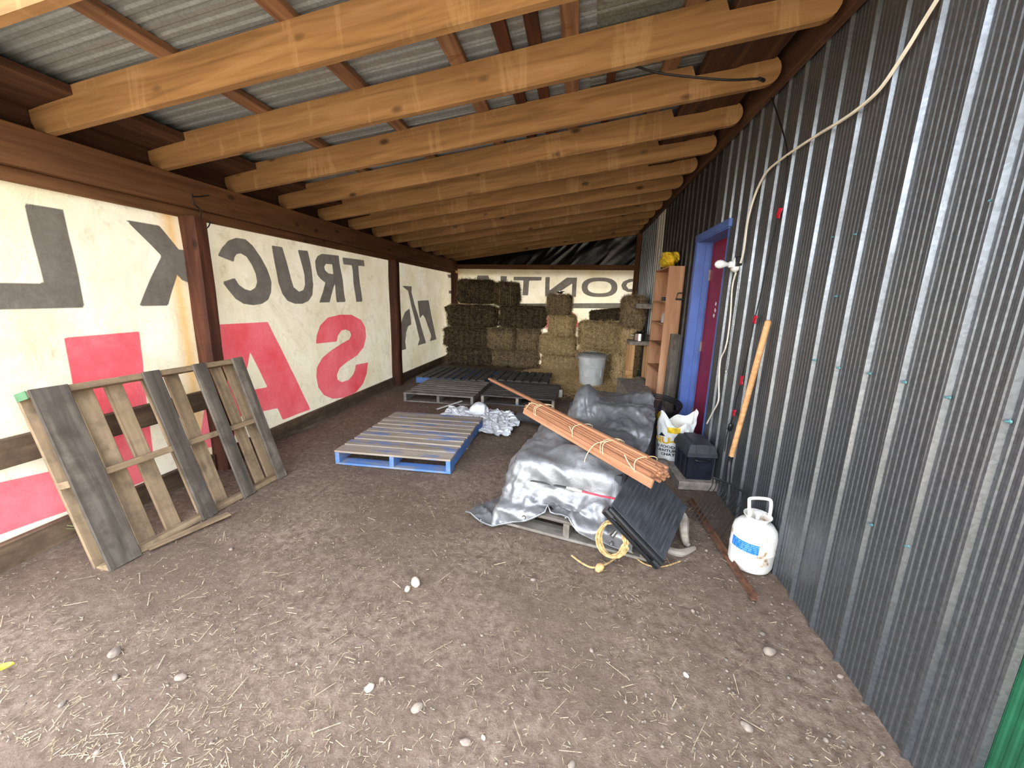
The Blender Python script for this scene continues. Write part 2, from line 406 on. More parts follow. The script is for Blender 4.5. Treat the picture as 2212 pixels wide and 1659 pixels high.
for i in range(2): wall_sheet(y, y+PW*5, -0.06, 2.98, M['galv_dark'], 0, 7+i); y += PW*5
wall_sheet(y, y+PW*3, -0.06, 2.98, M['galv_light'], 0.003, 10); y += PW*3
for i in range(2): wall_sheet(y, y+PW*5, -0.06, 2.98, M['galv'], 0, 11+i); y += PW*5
wall_sheet(1.04-PW*4, 1.04, -0.06, 2.98, M['green_steel'], -0.004, 15)
for px_, py_ in [(2183,911),(2052,859),(1957,826),(1881,807),(1814,795),(1761,778),(1714,770),(1963,1180),(1884,1134),(2147,433),(2030,462),(1850,506),(1802,512),(1808,640)]:
    p = hit((px_, py_), 0, XR-0.006); s = MB(); s.lathe([(0.006,0),(0.006,0.002),(0.0035,0.004),(0.0035,0.012)], 8)
    o = s.build('screw', M['screw']); o.matrix_world = frame(p, (0,1,0), (0,0,1), (-1,0,0)); o.parent = wr; o.matrix_parent_inverse = Matrix.Translation((-XR, -2.5, 0))

for y0_, y1_, z0_, z1_ in ((0.32, YD0-0.005, -0.05, 2.98), (YD1+0.005, 8.6, -0.05, 2.98), (YD0-0.005, YD1+0.005, 2.09, 2.98)):  # added boards, unseen behind the sheets, stop daylight leaking through the seams
    b = MB(); b.box((0,0,0), (0.02, y1_-y0_, z1_-z0_)); b.build('light_block_board', M['plank_dark'], wr, T(0.022, (y0_+y1_)/2-2.5, (z0_+z1_)/2))
# ---- door
dr = thing('door_1', 'red door set back in a blue painted frame', 'door', (XR, YD0, 0), kind='structure')
def dbox(name, c, d, mat, ch=0.0):
    b = MB(); b.box((0,0,0), d, ch=ch); return b.build(name, mat, dr, T(c[0]-XR, c[1]-YD0, c[2]))
dbox('jamb', (XR+0.085, YD1-0.02, 1.02), (0.20, 0.04, 2.04), M['blue_door'])
dbox('casing', (XR-0.008, YD1+0.005, 1.03), (0.022, 0.07, 2.06), M['blue_door'])
dbox('door_stop', (XR+0.09, YD1-0.048, 1.01), (0.05, 0.016, 2.0), M['blue_door'])
dbox('jamb', (XR+0.085, YD0+0.02, 1.02), (0.17, 0.04, 2.04), M['blue_door'])
dbox('header', (XR+0.085, (YD0+YD1)/2, 2.055), (0.20, YD1-YD0, 0.04), M['blue_door'])
dbox('header_casing', (XR-0.010, (YD0+YD1)/2, 2.075), (0.03, YD1-YD0+0.06, 0.06), M['blue_door'])
dl = dbox('door_panel', (XR+0.155, (YD0+YD1)/2, 1.02), (0.045, YD1-YD0-0.085, 2.02), M['red_door'])
for z in (0.28, 1.0, 1.72): dbox('hinge', (XR+0.115, YD1-0.047, z), (0.05, 0.012, 0.10), M['hinge'])
for z in (1.44, 1.38, 1.33):
    b = MB(); b.box((0,0,0), (0.002, random.uniform(0.02,0.05), 0.03), Euler((0.5,0,0)).to_matrix().to_4x4()); b.build('paint_chip', M['white_plastic'], dl, T(-0.0235, 0.12+random.uniform(-.03,.03), z-1.02))

# ---- roof
ce = thing('ceiling', 'lean-to roof of sheet metal on timber rafters', 'ceiling', (0, 5, 2.25), kind='structure')
def rel(o, parent): 
    o.parent = parent; o.matrix_parent_inverse = Matrix.Translation(-Vector(parent.location)); return o
def rafter_mesh(L, v):
    r = random.Random(v); D = 0.186; nt_ = 0.138
    pr = [(0.05, 0.0), (L-0.10, 0.0)]
    for k in range(0, 9):
        a = -PI/2+PI*k/8; pr.append((L-0.075+0.075*math.cos(a), 0.078+0.078*math.sin(a)))
    pr += [(L-0.13, 0.140), (L-0.24, 0.122), (L-0.46, 0.128), (L-0.475, D), (L*0.6, D+r.uniform(-.004,.004)), (L*0.3, D), (0.335, D), (0.33, nt_), (0.12, nt_-0.004), (0.004, nt_-0.01), (0.0, 0.07), (0.016, 0.025)]
    b = MB(); b.prism(pr, 0.038); return b.mesh('rafter')
for i in range(-1, 13):
    a = np.array([-2.94, raf_y(i, -2.94), raf_z(-2.94)]); b = np.array([1.09, raf_y(i, 1.09), raf_z(1.09)])
    L = float(np.linalg.norm(b-a)); ux = Vector((b-a)/L); uz = Vector((0,0,1)); uy = uz.cross(ux).normalized(); uz = ux.cross(uy)
    o = link('rafter', rafter_mesh(L, i), M['rafter']); o.matrix_world = frame(a, ux, uy, uz); rel(o, ce)
def roofplank(name, x, w, t, zoff, mat, y0=None, y1=None):
    a = (x, raf_y(-1.2, x) if y0 is None else y0, raf_z(x)+zoff); e = (x, raf_y(12.3, x) if y1 is None else y1, raf_z(x)+zoff)
    mtx = along(a, e, (-0.1172, 0, 1)); b = MB(); L = (Vector(e)-Vector(a)).length; b.box((0,0,0), (L, w, t), ch=0.003)
    o = b.build(name, mat); o.matrix_world = mtx; return rel(o, ce)
for x in (-2.01, -1.335, -0.72, -0.12, 0.465): roofplank('purlin', x, 0.089, 0.038, 0.186+0.02, M['purlin'])
for x in (-0.455, -0.30): roofplank('purlin', x, 0.07, 0.038, 0.186+0.02, M['dark_purlin'])
roofplank('purlin', 0.12, 0.05, 0.03, 0.186+0.022, M['dark_purlin'], 2.6, 4.2)
roofplank('eave_plank', -2.79, 0.33, 0.045, 0.138+0.024, M['plank_dark'])
roofplank('top_plank', 0.84, 0.40, 0.05, 0.128+0.027, M['plank_dark'])
for nm, c, d, mt in [('fascia', (-3.02, 5.2, 2.30), (8.9, 0.03, 0.40), M['plank_dark'])]:
    b = MB(); b.box((0,0,0), d, ch=0.003); o = b.build(nm, mt); o.matrix_world = T(c[0], c[1], c[2], 0, 0, PI/2); rel(o, ce)
b = MB(); b.box((0,0,0), (7.6, 0.04, 0.27), ch=0.003); o = b.build('ledger', M['plank_dark']); o.matrix_world = T(XR-0.035, 4.75, 2.865, 0, 0, PI/2); rel(o, ce)
RS = sheet_mesh('roof_sheet', 0.914, 4.5, 0.2285, 0.018, 0.006, 3, 4, 0.002, 30)
for i in range(10):
    c = (-3.25, 1.12+i*0.905, raf_z(-3.25)+0.186+0.042+0.002*(i % 2))
    sl = Vector((1, -0.055, 0.1172)).normalized(); w = Vector((0.055, 1, 0)).normalized(); nn = sl.cross(w).normalized()
    o = link('roof_sheet', RS, M['roof']); o.matrix_world = frame(c, w, sl, nn); rel(o, ce)
RO = sheet_mesh('old_roof_sheet', 0.914, 1.2, 0.2285, 0.016, 0.005, 2, 4, 0.004, 31)
for i in range(3):
    x0 = -0.03; c = (x0, 1.6+i*0.9, raf_z(x0)+0.186+0.041)
    o = link('old_roof_sheet', RO, M['roof_old']); o.matrix_world = frame(c, w, sl, nn); rel(o, ce)

# ---- left wall
wl = thing('wall_left', 'post and beam side wall closed with hung sign tarps', 'wall', (XL, 5, 0), kind='structure')
def wbox(name, c, d, mat, ch=0.004, rz=PI/2, par=None):
    b = MB(); b.box((0,0,0), d, ch=ch); o = b.build(name, mat); o.matrix_world = T(c[0], c[1], c[2], 0, 0, rz); return rel(o, par or wl)
wbox('beam', (-2.91, 5.25, 2.148), (8.6, 0.12, 0.204), M['beam'])
wbox('nailer', (-2.925, 5.25, 2.01), (8.6, 0.038, 0.072), M['beam'])
def post(y0, y1):
    p = MB(); c = []; w = (y1-y0)/2; d = 0.068
    ring = [(-w+.02,-d),(w-.02,-d),(w,-d+.02),(w,d-.02),(w-.02,d),(-w+.02,d),(-w,d-.02),(-w,-d+.02)]
    v = []; f = []; N = 9
    for k in range(N):
        x = -0.02+2.0*k/(N-1); s = 1+0.02*math.sin(k*2.1+y0)
        for q in ring: v.append((x, q[0]*s, q[1]*s+0.004*math.sin(k*1.3+y0)))
    for k in range(N-1):
        for j in range(8): f.append((k*8+j, k*8+(j+1) % 8, (k+1)*8+(j+1) % 8, (k+1)*8+j))
    f += [tuple(range(7,-1,-1)), tuple((N-1)*8+j for j in range(8))]
    p.add(v, f); o = p.build('post', M['post']); o.matrix_world = frame((-2.875, (y0+y1)/2, 0), (0,0,1), (0,1,0), (-1,0,0)); return rel(o, wl)
post(2.665, 2.80); post(6.0, 6.14); post(9.14, 9.30)
wbox('foot_block', (-2.86, 5.965, 0.22), (0.44, 0.06, 0.09), M['lumber'], 0.003).matrix_world = T(-2.85, 5.965, 0.20, 0, PI/2, 0)
wbox('base_plank', (-2.915, 4.39, 0.062), (3.2, 0.036, 0.145), M['base_plank'])
wbox('base_plank', (-2.915, 7.64, 0.062), (3.0, 0.036, 0.145), M['base_plank'])
wbox('base_plank', (-2.90, 1.72, 0.058), (1.85, 0.04, 0.15), M['base_plank'])
wbox('mid_rail', (-2.89, 1.78, 0.60), (1.85, 0.04, 0.15), M['base_plank'])

# ---- sign tarps with print
def sdf(px_, pz, poly):
    p = np.array(poly, float); a = p; b = np.roll(p, -1, 0); d = np.full(px_.shape, 1e9); ins = np.zeros(px_.shape, bool)
    for (ax, ay), (bx, by) in zip(a, b):
        ex, ey = bx-ax, by-ay; wx, wy = px_-ax, pz-ay; t = np.clip((wx*ex+wy*ey)/(ex*ex+ey*ey+1e-12), 0, 1)
        d = np.minimum(d, np.hypot(wx-ex*t, wy-ey*t))
        c = ((ay > pz) != (by > pz)); xx = ax+(pz-ay)/(by-ay+1e-12)*ex
        ins ^= c & (px_ < xx)
    return np.where(ins, -d, d)
def banner(name, label, O, U, nu, width, z0, z1, dark, red, seed, rust=(), step=0.016):
    """sheet in the vertical plane through O along U; dark / red: lists of (outer, [holes]) in (u, z)"""
    u = np.linspace(0, width, int(width/step)); z = np.linspace(z0, z1, int((z1-z0)/step)); A, Bz = np.meshgrid(u, z, indexing='ij')
    def ink(lst):
        s = np.full(A.shape, 1.0)
        for outer, holes in lst:
            d = sdf(A, Bz, outer)
            for h in holes: d = np.maximum(d, -sdf(A, Bz, h))
            s = np.minimum(s, d)
        return s
    dk = ink(dark); rd = ink(red)
    off = 0.010*fbm(A, Bz, seed, 1.6, 4)+0.006*np.abs(vnoise(A+Bz*0.8, Bz*0.3, seed+7, 4))+0.004*np.sin((A*0.6-Bz)*9+3*vnoise(A, Bz, seed+9, 1.2))*np.clip(Bz-0.6, 0, 1)
    N = np.array([-U[1], U[0], 0]); P = np.array(O)[None, None, :]+A[..., None]*np.array(U)+off[..., None]*N; P[..., 2] += Bz
    o = link(name, gridmesh(name, P), M['tarp']); me = o.data
    rs = np.zeros(A.shape)
    for c, w_ in rust: rs = np.maximum(rs, np.clip(1-np.abs(A-c)/w_, 0, 1)**1.5*0.75)
    for nm, arr in (('dark_ink', dk), ('red_ink', rd), ('rust_stain', rs)):
        at = me.attributes.new(nm, 'FLOAT', 'POINT'); at.data.foreach_set('value', arr.reshape(-1).astype(np.float32))
    return tag(o, label, 'tarp')
def zoomed(ox, oy, s, pts): return [(ox+x/s, oy+y/s) for x, y in pts]
def onleft(pts):
    r = []
    for p in pts:
        q = hit(p, 0, XL); r.append((q[1]-1.0, q[2]))
    return r
A_ = lambda pts: onleft(zoomed(0, 360, 2.963, pts))
B_ = lambda pts: onleft(zoomed(440, 440, 3.191, pts))
D_ = lambda pts: onleft(zoomed(0, 700, 2.963, pts))
dark1 = [(A_([(155,233),(408,275),(547,903),(-200,920),(-200,740),(280,748)]), []),
 (A_([(808,340),(1022,377),(1145,530),(1240,540),(1250,760),(1170,725),(1142,690),(1083,890),(897,893),(1035,572)]), []),
 (B_([(105,358),(130,300),(170,255),(225,235),(290,245),(345,290),(400,370),(440,450),(465,540),(465,610),(445,660),(400,690),(340,700),(270,690),(215,655),(165,590),(130,540),(218,512),(245,560),(285,590),(320,600),(350,580),(368,540),(360,480),(335,420),(300,365),(262,343),(232,347),(215,370),(212,402)]), []),
 (B_([(475,287),(548,300),(583,430),(605,520),(625,575),(665,607),(695,595),(705,560),(698,490),(650,318),(720,325),(742,430),(762,560),(755,630),(730,670),(690,690),(635,690),(585,670),(545,620),(515,540),(495,420)]), []),
 (B_([(770,395),(785,360),(815,345),(935,358),(980,677),(922,680),(905,548),(873,680),(800,682),(845,545),(815,520),(790,490),(775,440)]), [B_([(845,415),(890,418),(897,487),(865,480),(843,460),(835,435)])]),
 (B_([(960,370),(1105,390),(1112,432),(1065,428),(1092,675),(1050,677),(1020,425),(968,418)]), [])]
red1 = [(B_([(60,835),(445,815),(738,1418),(550,1490),(512,1410),(260,1462),(200,1640),(-40,1700),(40,1200)]), [B_([(322,1025),(440,1265),(265,1295)])]),
 (B_([(775,965),(780,910),(805,840),(860,785),(940,765),(1020,765),(1085,800),(1115,850),(1122,920),(1105,990),(1060,1045),(990,1090),(940,1130),(918,1180),(925,1215),(955,1230),(1000,1215),(1030,1180),(1045,1145),(1050,1110),(1133,1095),(1125,1170),(1100,1240),(1050,1300),(980,1335),(890,1345),(830,1320),(790,1265),(775,1190),(780,1130),(820,1060),(880,1010),(950,965),(1005,935),(1020,905),(1010,880),(980,867),(950,875),(925,910),(918,950)]), []),
 (D_([(418,88),(895,47),(990,900),(985,985),(440,1195),(-300,1460),(-300,1080),(330,940),(560,880)]), [])]
banner('tarp_banner', 'cream sign tarp with mirrored grey TRUCK lettering above red letters', (XL, 1.0, 0), (0,1,0), None, 5.05, 0.0, 2.03, dark1, red1, 50, [(1.62, 0.12)])
dark2 = [(tuple((a-0, b) for a, b in B_(q)), []) for q in (
 [(1368,565),(1435,570),(1432,610),(1535,960),(1478,978),(1490,935),(1408,600)],
 [(1345,900),(1370,800),(1392,745),(1420,722),(1427,770),(1433,832),(1412,845),(1398,890),(1391,950),(1398,1003),(1345,1015)],
 [(1478,670),(1550,665),(1608,935),(1562,948),(1573,910),(1530,790),(1512,766),(1490,790)],
 [(1685,488),(1720,490),(1720,512),(1690,510)], [(1690,598),(1720,600),(1720,622),(1692,618)])]
dark2 = [([(a-5.07, b) for a, b in o], h) for o, h in dark2]
banner('tarp_banner', 'cream sign tarp with slanted mirrored script letters between the far posts', (XL-0.004, 6.07, 0), (0,1,0), None, 3.33, 0.0, 2.03, dark2, [], 70)

# ---- back wall
wb = thing('wall_back', 'end wall of the shed with a timber rail', 'wall', ((BL[0]+BR[0])/2, 9, 0), kind='structure')
UB = (BR-BL)/np.linalg.norm(BR-BL); NB = np.array([UB[1], -UB[0], 0]); LBK = float(np.linalg.norm(BR-BL))
def onback(pts):
    r = []
    for p in zoomed(920, 480, 4.366, pts):
        q = hitp(p, BL, NB); r.append((float(np.dot(q-BL, UB)), q[2]))
    return r
def ell(cx, cy, rx, ry, n=28): return [(cx+rx*math.copysign(abs(math.cos(a))**0.8, math.cos(a)), cy+ry*math.copysign(abs(math.sin(a))**0.8, math.sin(a))) for a in [2*PI*k/n+0.01 for k in range(n)]]
dark3 = [(onback(q), [onback(x) for x in h]) for q, h in (
 ([(2030,533),(1920,535),(1860,560),(1840,595),(1855,635),(1900,658),(2030,660),(2030,632),(1910,630),(1888,600),(1900,575),(1940,562),(2030,560)], []),
 (ell(1637,614,168,92), [ell(1637,614,112,57)]),
 ([(1128,518),(1170,518),(1166,645),(1330,523),(1425,523),(1415,705),(1375,703),(1381,578),(1205,695),(1125,697)], []),
 ([(830,515),(1093,517),(1090,550),(975,552),(965,690),(912,690),(922,550),(830,548)], []),
 ([(705,508),(765,510),(762,690),(702,690)], []), ([(490,503),(590,503),(650,690),(600,690),(540,540),(480,690),(430,690)], []),
 ([(700,768),(1920,762),(1920,815),(700,806)], []))]
red3 = [(onback(q), []) for q in ([(1380,840),(1450,975),(1410,1000),(1350,900)], [(1545,858),(1640,862),(1545,905)], [(1140,860),(1178,870),(1150,1000),(1130,1000)])]
banner('tarp_banner', 'cream sign tarp reading mirrored PONTIAC behind the hay bales', BL+np.array([0.0,-0.03,0]), UB, None, LBK, 0.0, 2.09, dark3, red3, 90, [(0.05, 0.2)])
am = math.atan2(UB[1], UB[0]); mid = (BL+BR)/2
b = MB(); b.box((0,0,0), (LBK, 0.04, 0.10), ch=0.003); o = b.build('rail', M['beam']); o.matrix_world = T(mid[0], mid[1]-0.05, 2.115, 0, 0.010, am); rel(o, wb)
b = MB(); b.box((0,0,0), (2.9, 0.045, 0.09), ch=0.003); o = b.build('corner_post', M['beam']); o.matrix_world = T(1.10, 8.50, 1.40, 0, PI/2, 0); rel(o, wb)
# black sheeting in the gable
u = np.linspace(0.05, LBK-0.02, 170); t = np.linspace(0, 1, 40); U_, T_ = np.meshgrid(u, t, indexing='ij')
XX = BL[0]+U_*UB[0]; z1 = raf_z(XX)+0.12; z0 = np.full_like(XX, 2.12); ZZ = z0+(z1-z0)*T_
wr_ = 0.022*np.abs(vnoise(U_-ZZ*1.1, ZZ*0.4, 130, 5))+0.006*fbm(U_, ZZ, 133, 3, 3)
P = BL[None, None, :]+U_[..., None]*UB+(wr_-0.06)[..., None]*(-NB if NB[1] > 0 else NB)*(-1); P[..., 2] = ZZ
o = link('plastic_sheet', gridmesh('plastic_sheet', P), M['black_sheet']); tag(o, 'wrinkled glossy black plastic sheet filling the gable above the far tarp', 'plastic sheet')
# added boards, unseen behind the gable sheet, keep the daylight out
b = MB(); b.prism([(-0.2, 2.0), (LBK, 2.0), (LBK, 3.02), (-0.2, 2.52)], 0.02); o = b.build('gable_light_block', M['plank_dark']); o.matrix_world = frame(BL+np.array([0, 0.12, 0]), UB, (-UB[1], UB[0], 0), (0,0,1)); rel(o, wb)
#@@OBJECTS
# ================================================================== OBJECTS
# ---- pallets
_pm = {}
def plank_mesh(L, w, t, v=0):
    key = (round(L,3), round(w,3), round(t,3), v)
    if key not in _pm:
        b = MB(); b.box((0,0,0), (L, w, t), ch=min(0.003, t*0.2)); _pm[key] = b.mesh('plank')
    return _pm[key]
def piece(name, L, w, t, mat, parent, Mx):
    me = plank_mesh(L, w, t, mat.name)
    return link(name, me, mat, parent, Mx)
def pallet(label, Mx, dx, ly, top, bottom, mtop, mstr, mbot, h=0.125, st=0.09, group='wooden pallets', jit=0.0, seed=1):
    """x along the deck boards, y along the stringers; top/bottom: (centre y, width)"""
    r = random.Random(seed); t = thing('pallet', label, 'pallet', group=group); t.matrix_world = Mx
    tb = 0.018; zs = tb+st/2
    for k in range(3):
        x = (-0.5+0.5*k)*(dx-0.04); piece('stringer', ly-0.01, 0.038, st, mstr, t, T(x, 0, zs, 0, 0, PI/2))
    for c, w_ in top:
        mt = mtop[r.randrange(len(mtop))]; piece('deck_board', dx, w_, tb, mt, t, T(r.uniform(-jit, jit), c, tb+st+tb/2+0.001, 0, 0, r.uniform(-.006, .006)))
    for c, w_ in bottom:
        piece('bottom_board', dx, w_, tb, mbot[r.randrange(len(mbot))], t, T(r.uniform(-jit, jit), c, tb/2, 0, 0, 0))
    return t
def evenly(n, ly, w_, first=None):
    return [(-ly/2+(first or w_)/2+(ly-(first or w_))*k/(n-1), (first or w_) if k in (0, n-1) else w_) for k in range(n)]
# blue pallet on the floor
fl = G(724, 1004); fr = G(973, 1026); ux = Vector(fr-fl); ux.z = 0; LW = ux.length; ux.normalize(); uy = Vector((-ux.y, ux.x, 0))
c0 = Vector((fl+fr)/2)+uy*0.62; c0.z = 0.006
bp = pallet('blue painted pallet with worn bare deck boards lying alone on the dirt', frame(c0, ux, uy, (0,0,1)), 1.03, 1.24, [(-0.55,0.14),(-0.395,0.12),(-0.25,0.09),(-0.135,0.09),(-0.02,0.09),(0.095,0.09),(0.21,0.09),(0.33,0.11),(0.475,0.13),(0.575,0.07)], [(-0.56,0.12),(0,0.12),(0.56,0.12)], [M['blue_worn']], M['blue_paint'], [M['blue_paint'], M['grey_deck']], jit=0.006)
# grey pallets at the back
def ground_pallet(label, a, b, depth, mats, mstr, n, w_, alongx=True, z=0.004, seed=1, other=None):
    a = Vector(a); b = Vector(b); a.z = b.z = 0; u = (b-a); L = u.length; u.normalize(); v = Vector((-u.y, u.x, 0)); c = (a+b)/2+v*depth/2; c.z = z
    if alongx: return pallet(label, frame(c, u, v, (0,0,1)), L, depth, evenly(n, depth, w_, 0.12), evenly(3, depth, 0.1), mats, mstr, mats, seed=seed)
    return pallet(label, frame(c, v, -u, (0,0,1)), depth, L, evenly(n, L, w_, 0.12), evenly(3, L, 0.1), mats, mstr, mats, seed=seed)
ground_pallet('grey weathered pallet on the dirt behind the white cloth', (-2.33,5.07,0), (-1.33,5.07,0), 1.03, [M['grey_deck']], M['grey_deck'], 8, 0.10, seed=3)
ground_pallet('dark grey pallet nearest the grey bin', (-1.26,5.22,0), (-0.24,5.18,0), 0.98, [M['char_wood']], M['blue_worn'], 9, 0.09, seed=4)
ground_pallet('charcoal pallet with blue edge under the tarp side of the hay stack', (-2.62,6.20,0), (-1.44,6.18,0), 1.05, [M['char_wood']], M['blue_paint'], 9, 0.095, False, seed=5)
ground_pallet('charcoal slatted pallet half buried in loose straw before the hay', (-1.38,6.32,0), (-0.42,6.30,0), 0.86, [M['char_wood']], M['char_wood'], 7, 0.10, False, seed=6)
# pallet leaning on the left wall
nb = np.array([-2.335, 1.475, 0.0]); fb = np.array([-2.262, 2.63, 0.0]); tn = hit((45, 842), 0, -2.66); u = Vector(fb-nb).normalized()
up = Vector((tn[0]-nb[0]+0.02, 0.0, tn[2]-0.005)).normalized(); up = (up-u*up.dot(u)).normalized(); nrm = u.cross(up)   # faces the room
LL = 1.215; HH = 1.0
lp = thing('pallet', 'old wooden pallet standing on edge against the left wall', 'pallet', group='wooden pallets'); lp.matrix_world = frame(nb, u, up, nrm)
TH = 0.085
for k, z in enumerate((0.02, 0.5, 0.98)):
    o = piece('stringer', LL, 0.036, TH, [M['tan_wood'], M['tan_wood'], M['old_wood']][k], lp, T(LL/2, z*HH, -TH/2-0.018, 0, 0, 0))
    o.data = plank_mesh(LL, 0.036, TH, 'st%d' % k); 
    if not o.data.materials: o.data.materials.append(M['tan_wood'])
for c, w_ in ((0.075,0.15),(0.555,0.10),(0.86,0.095),(1.165,0.09)):
    piece('bottom_board', HH, w_, 0.018, M['old_wood'], lp, T(c, HH/2, -0.008, 0, 0, PI/2+random.uniform(-.008,.008)))
for c, w_ in ((0.07,0.14),(0.255,0.095),(0.405,0.09),(0.60,0.085),(0.735,0.09),(0.94,0.085),(1.06,0.085),(1.17,0.09)):
    piece('deck_board', HH, w_, 0.018, M['tan_wood'], lp, T(c, HH/2, -TH-0.03, 0, 0, PI/2+random.uniform(-.008,.008)))
b = MB(); b.box((0,0,0), (0.004, 0.04, 0.088)); b.build('painted_end', M['green_paint'], lp, T(-0.003, 0.98*HH, -TH/2-0.018))
sc = [G(338,1183), G(470,1128), G(462,1118), G(350,1168)]
o = piece('wood_scrap', 0.42, 0.05, 0.012, M['tan_wood'], None, along(sc[0]+np.array([0,0.02,0.012]), sc[1]+np.array([0,0.02,0.02]))); tag(o, 'splintered pale wood scrap on the dirt under the leaning pallet', 'wood scrap')

# ---- cloth solver (position based)
def box_push(p, boxes, th=0.006):
    for c, h, Rm, r in boxes:
        q = (p-c)@Rm; a = np.abs(q)-(h-r); out = np.maximum(a, 0); d = np.linalg.norm(out, axis=1); inside = (a <= 0).all(1)
        m1 = (~inside) & (d < r+th)
        if m1.any():
            nrm_ = np.sign(q[m1])*out[m1]/np.maximum(d[m1], 1e-9)[:, None]; q[m1] += nrm_*(r+th-d[m1])[:, None]
        if inside.any():
            ai = a[inside].copy(); ai[:, 2] += 0.05; ax = np.argmax(ai, 1); qi = q[inside]; rows = np.arange(len(ax))
            sg = np.where(ax == 2, 1.0, np.sign(qi[rows, ax])); qi[rows, ax] = sg*(h[ax]+th); q[inside] = qi
        p = np.where((m1 | inside)[:, None], q@Rm.T+c, p)
    return p
def cloth(P, rest, steps, boxes, iters=6, fric=0.5, bend=0.25, g=9.8, dt=1/50., stretch_rest=None, pull=None):
    nu, nv = P.shape[:2]; V = np.zeros_like(P); rng = np.random.default_rng(5)
    cons = []
    for du, dv, st in ((1,0,1.0),(0,1,1.0),(1,1,0.7),(1,-1,0.7),(2,0,bend),(0,2,bend)):
        L = rest*math.hypot(du, dv)
        for ph in (0, 1):
            us = np.arange(nu-du); vs = np.arange(max(0,-dv), nv-max(0,dv))
            if du: us = us[(us//du) % 2 == ph]
            else: vs = vs[(vs//dv) % 2 == ph]
            a = np.ix_(us, vs); b_ = np.ix_(us+du, vs+dv); cons.append((a, b_, L, st))
    for s_ in range(steps):
        V[..., 2] -= g*dt; V *= 0.985; Q = P+V*dt
        for it in range(iters):
            for a, b_, L, st in cons:
                d = Q[b_]-Q[a]; n_ = np.sqrt((d*d).sum(-1))+1e-9; k_ = (n_-L)/n_*0.5*st
                if st == bend: k_ = np.where(n_ < L, k_, 0)
                d *= k_[..., None]; Q[a] += d; Q[b_] -= d
            if it % 2 == 1:
                f_ = Q.reshape(-1, 3); before = f_.copy(); f_ = box_push(f_, boxes); gz_ = f_[:, 2] < 0.008; f_[gz_, 2] = 0.008
                hitm = (np.abs(f_-before).sum(1) > 1e-7); old = P.reshape(-1, 3)
                f_[hitm] += (old[hitm]-f_[hitm])*np.array([fric, fric, 0]); Q = f_.reshape(nu, nv, 3)
        if pull is not None: Q = pull(Q, s_)
        V = (Q-P)/dt; P = Q
    return P

# ---- pile under the silver tarp
FO = Vector((-0.448, 2.324, 0)); FU = Vector((0.97, -0.243, 0)).normalized(); FV = Vector((0.243, 0.97, 0)).normalized()
def fp(u_, v_, z=0.0): return FO+FU*u_+FV*v_+Vector((0,0,z))
pal = pallet('grey weathered pallet under the silver tarp heap', frame(fp(0.465, 0.6, 0.004), FU, FV, (0,0,1)), 0.95, 1.2, evenly(7, 1.2, 0.10, 0.13), evenly(3, 1.2, 0.12), [M['grey_wood']], M['grey_wood'], [M['grey_wood']], seed=9)
RMx = np.array([[FU.x, FV.x, 0], [FU.y, FV.y, 0], [0, 0, 1]])
def bx(u_, v_, z0, z1, hu, hv, ang=0, r=0.03):
    ca, sa = math.cos(ang), math.sin(ang); R2 = RMx@np.array([[ca,-sa,0],[sa,ca,0],[0,0,1]])
    return (np.array(fp(u_, v_, (z0+z1)/2)), np.array([hu, hv, (z1-z0)/2]), R2, r)
boxes = [bx(0.465, 0.60, 0, 0.135, 0.475, 0.6, 0, 0.01), bx(0.38, 0.58, 0.12, 0.42, 0.36, 0.44, 0.05, 0.05), bx(0.26, 0.70, 0.3, 0.50, 0.17, 0.20, 0.4, 0.03), bx(0.50, 0.32, 0.3, 0.46, 0.12, 0.10, 0.7, 0.03), bx(0.10, 0.34, 0.2, 0.45, 0.06, 0.07, 0.2, 0.03),
         bx(0.48, 1.66, 0, 0.52, 0.38, 0.32, -0.1, 0.08), bx(0.20, 1.52, 0.2, 0.66, 0.09, 0.12, 0.3, 0.05), bx(0.66, 1.30, 0, 0.42, 0.24, 0.22, 0.2, 0.07), bx(0.70, 1.72, 0.3, 0.58, 0.12, 0.14, 0.5, 0.05)]
hs_ = 0.023; nu_, nv_ = 54, 114
uu = (np.arange(nu_)-nu_/2)*hs_*0.95+0.33; vv_ = np.arange(nv_)*hs_*0.93-0.06
Ug, Vg = np.meshgrid(uu, vv_, indexing='ij'); Zg = 0.70+0.10*fbm(Ug, Vg, 200, 3.5, 4)
P0 = np.array(FO)[None, None]+Ug[..., None]*np.array(FU)+Vg[..., None]*np.array(FV); P0[..., 2] = Zg
def cinch(Q, s_):
    if s_ < 45: return Q
    d = Q-np.array(FO); u_ = d@np.array(FU); v_ = d@np.array(FV); z = Q[..., 2]
    w = np.exp(-((z-0.27)/0.025)**2)*(v_ < 0.25)*(u_ > -0.05)*(u_ < 0.85)
    Q = Q+w[..., None]*np.array(FV)*0.004; return Q
PT = cloth(P0, hs_, 110, boxes, iters=7, fric=0.55, bend=0.12, pull=cinch)
def subdiv(P):
    """smooth x2 refinement of a grid (Catmull-Rom)"""
    def one(A):
        n = A.shape[0]; pad = np.concatenate([2*A[:1]-A[1:2], A, 2*A[-1:]-A[-2:-1]]); mid_ = (-pad[:-3]+9*pad[1:-2]+9*pad[2:-1]-pad[3:])/16
        out = np.empty((2*n-1,)+A.shape[1:]); out[0::2] = A; out[1::2] = mid_; return out
    return one(one(P).swapaxes(0, 1)).swapaxes(0, 1)
st = thing('tarp', 'crumpled silver tarp draped over a heap on a pallet', 'tarp')
PS = subdiv(PT); u2 = np.linspace(0, nu_*hs_, PS.shape[0]); v2 = np.linspace(0, nv_*hs_, PS.shape[1]); U2, V2 = np.meshgrid(u2, v2, indexing='ij')
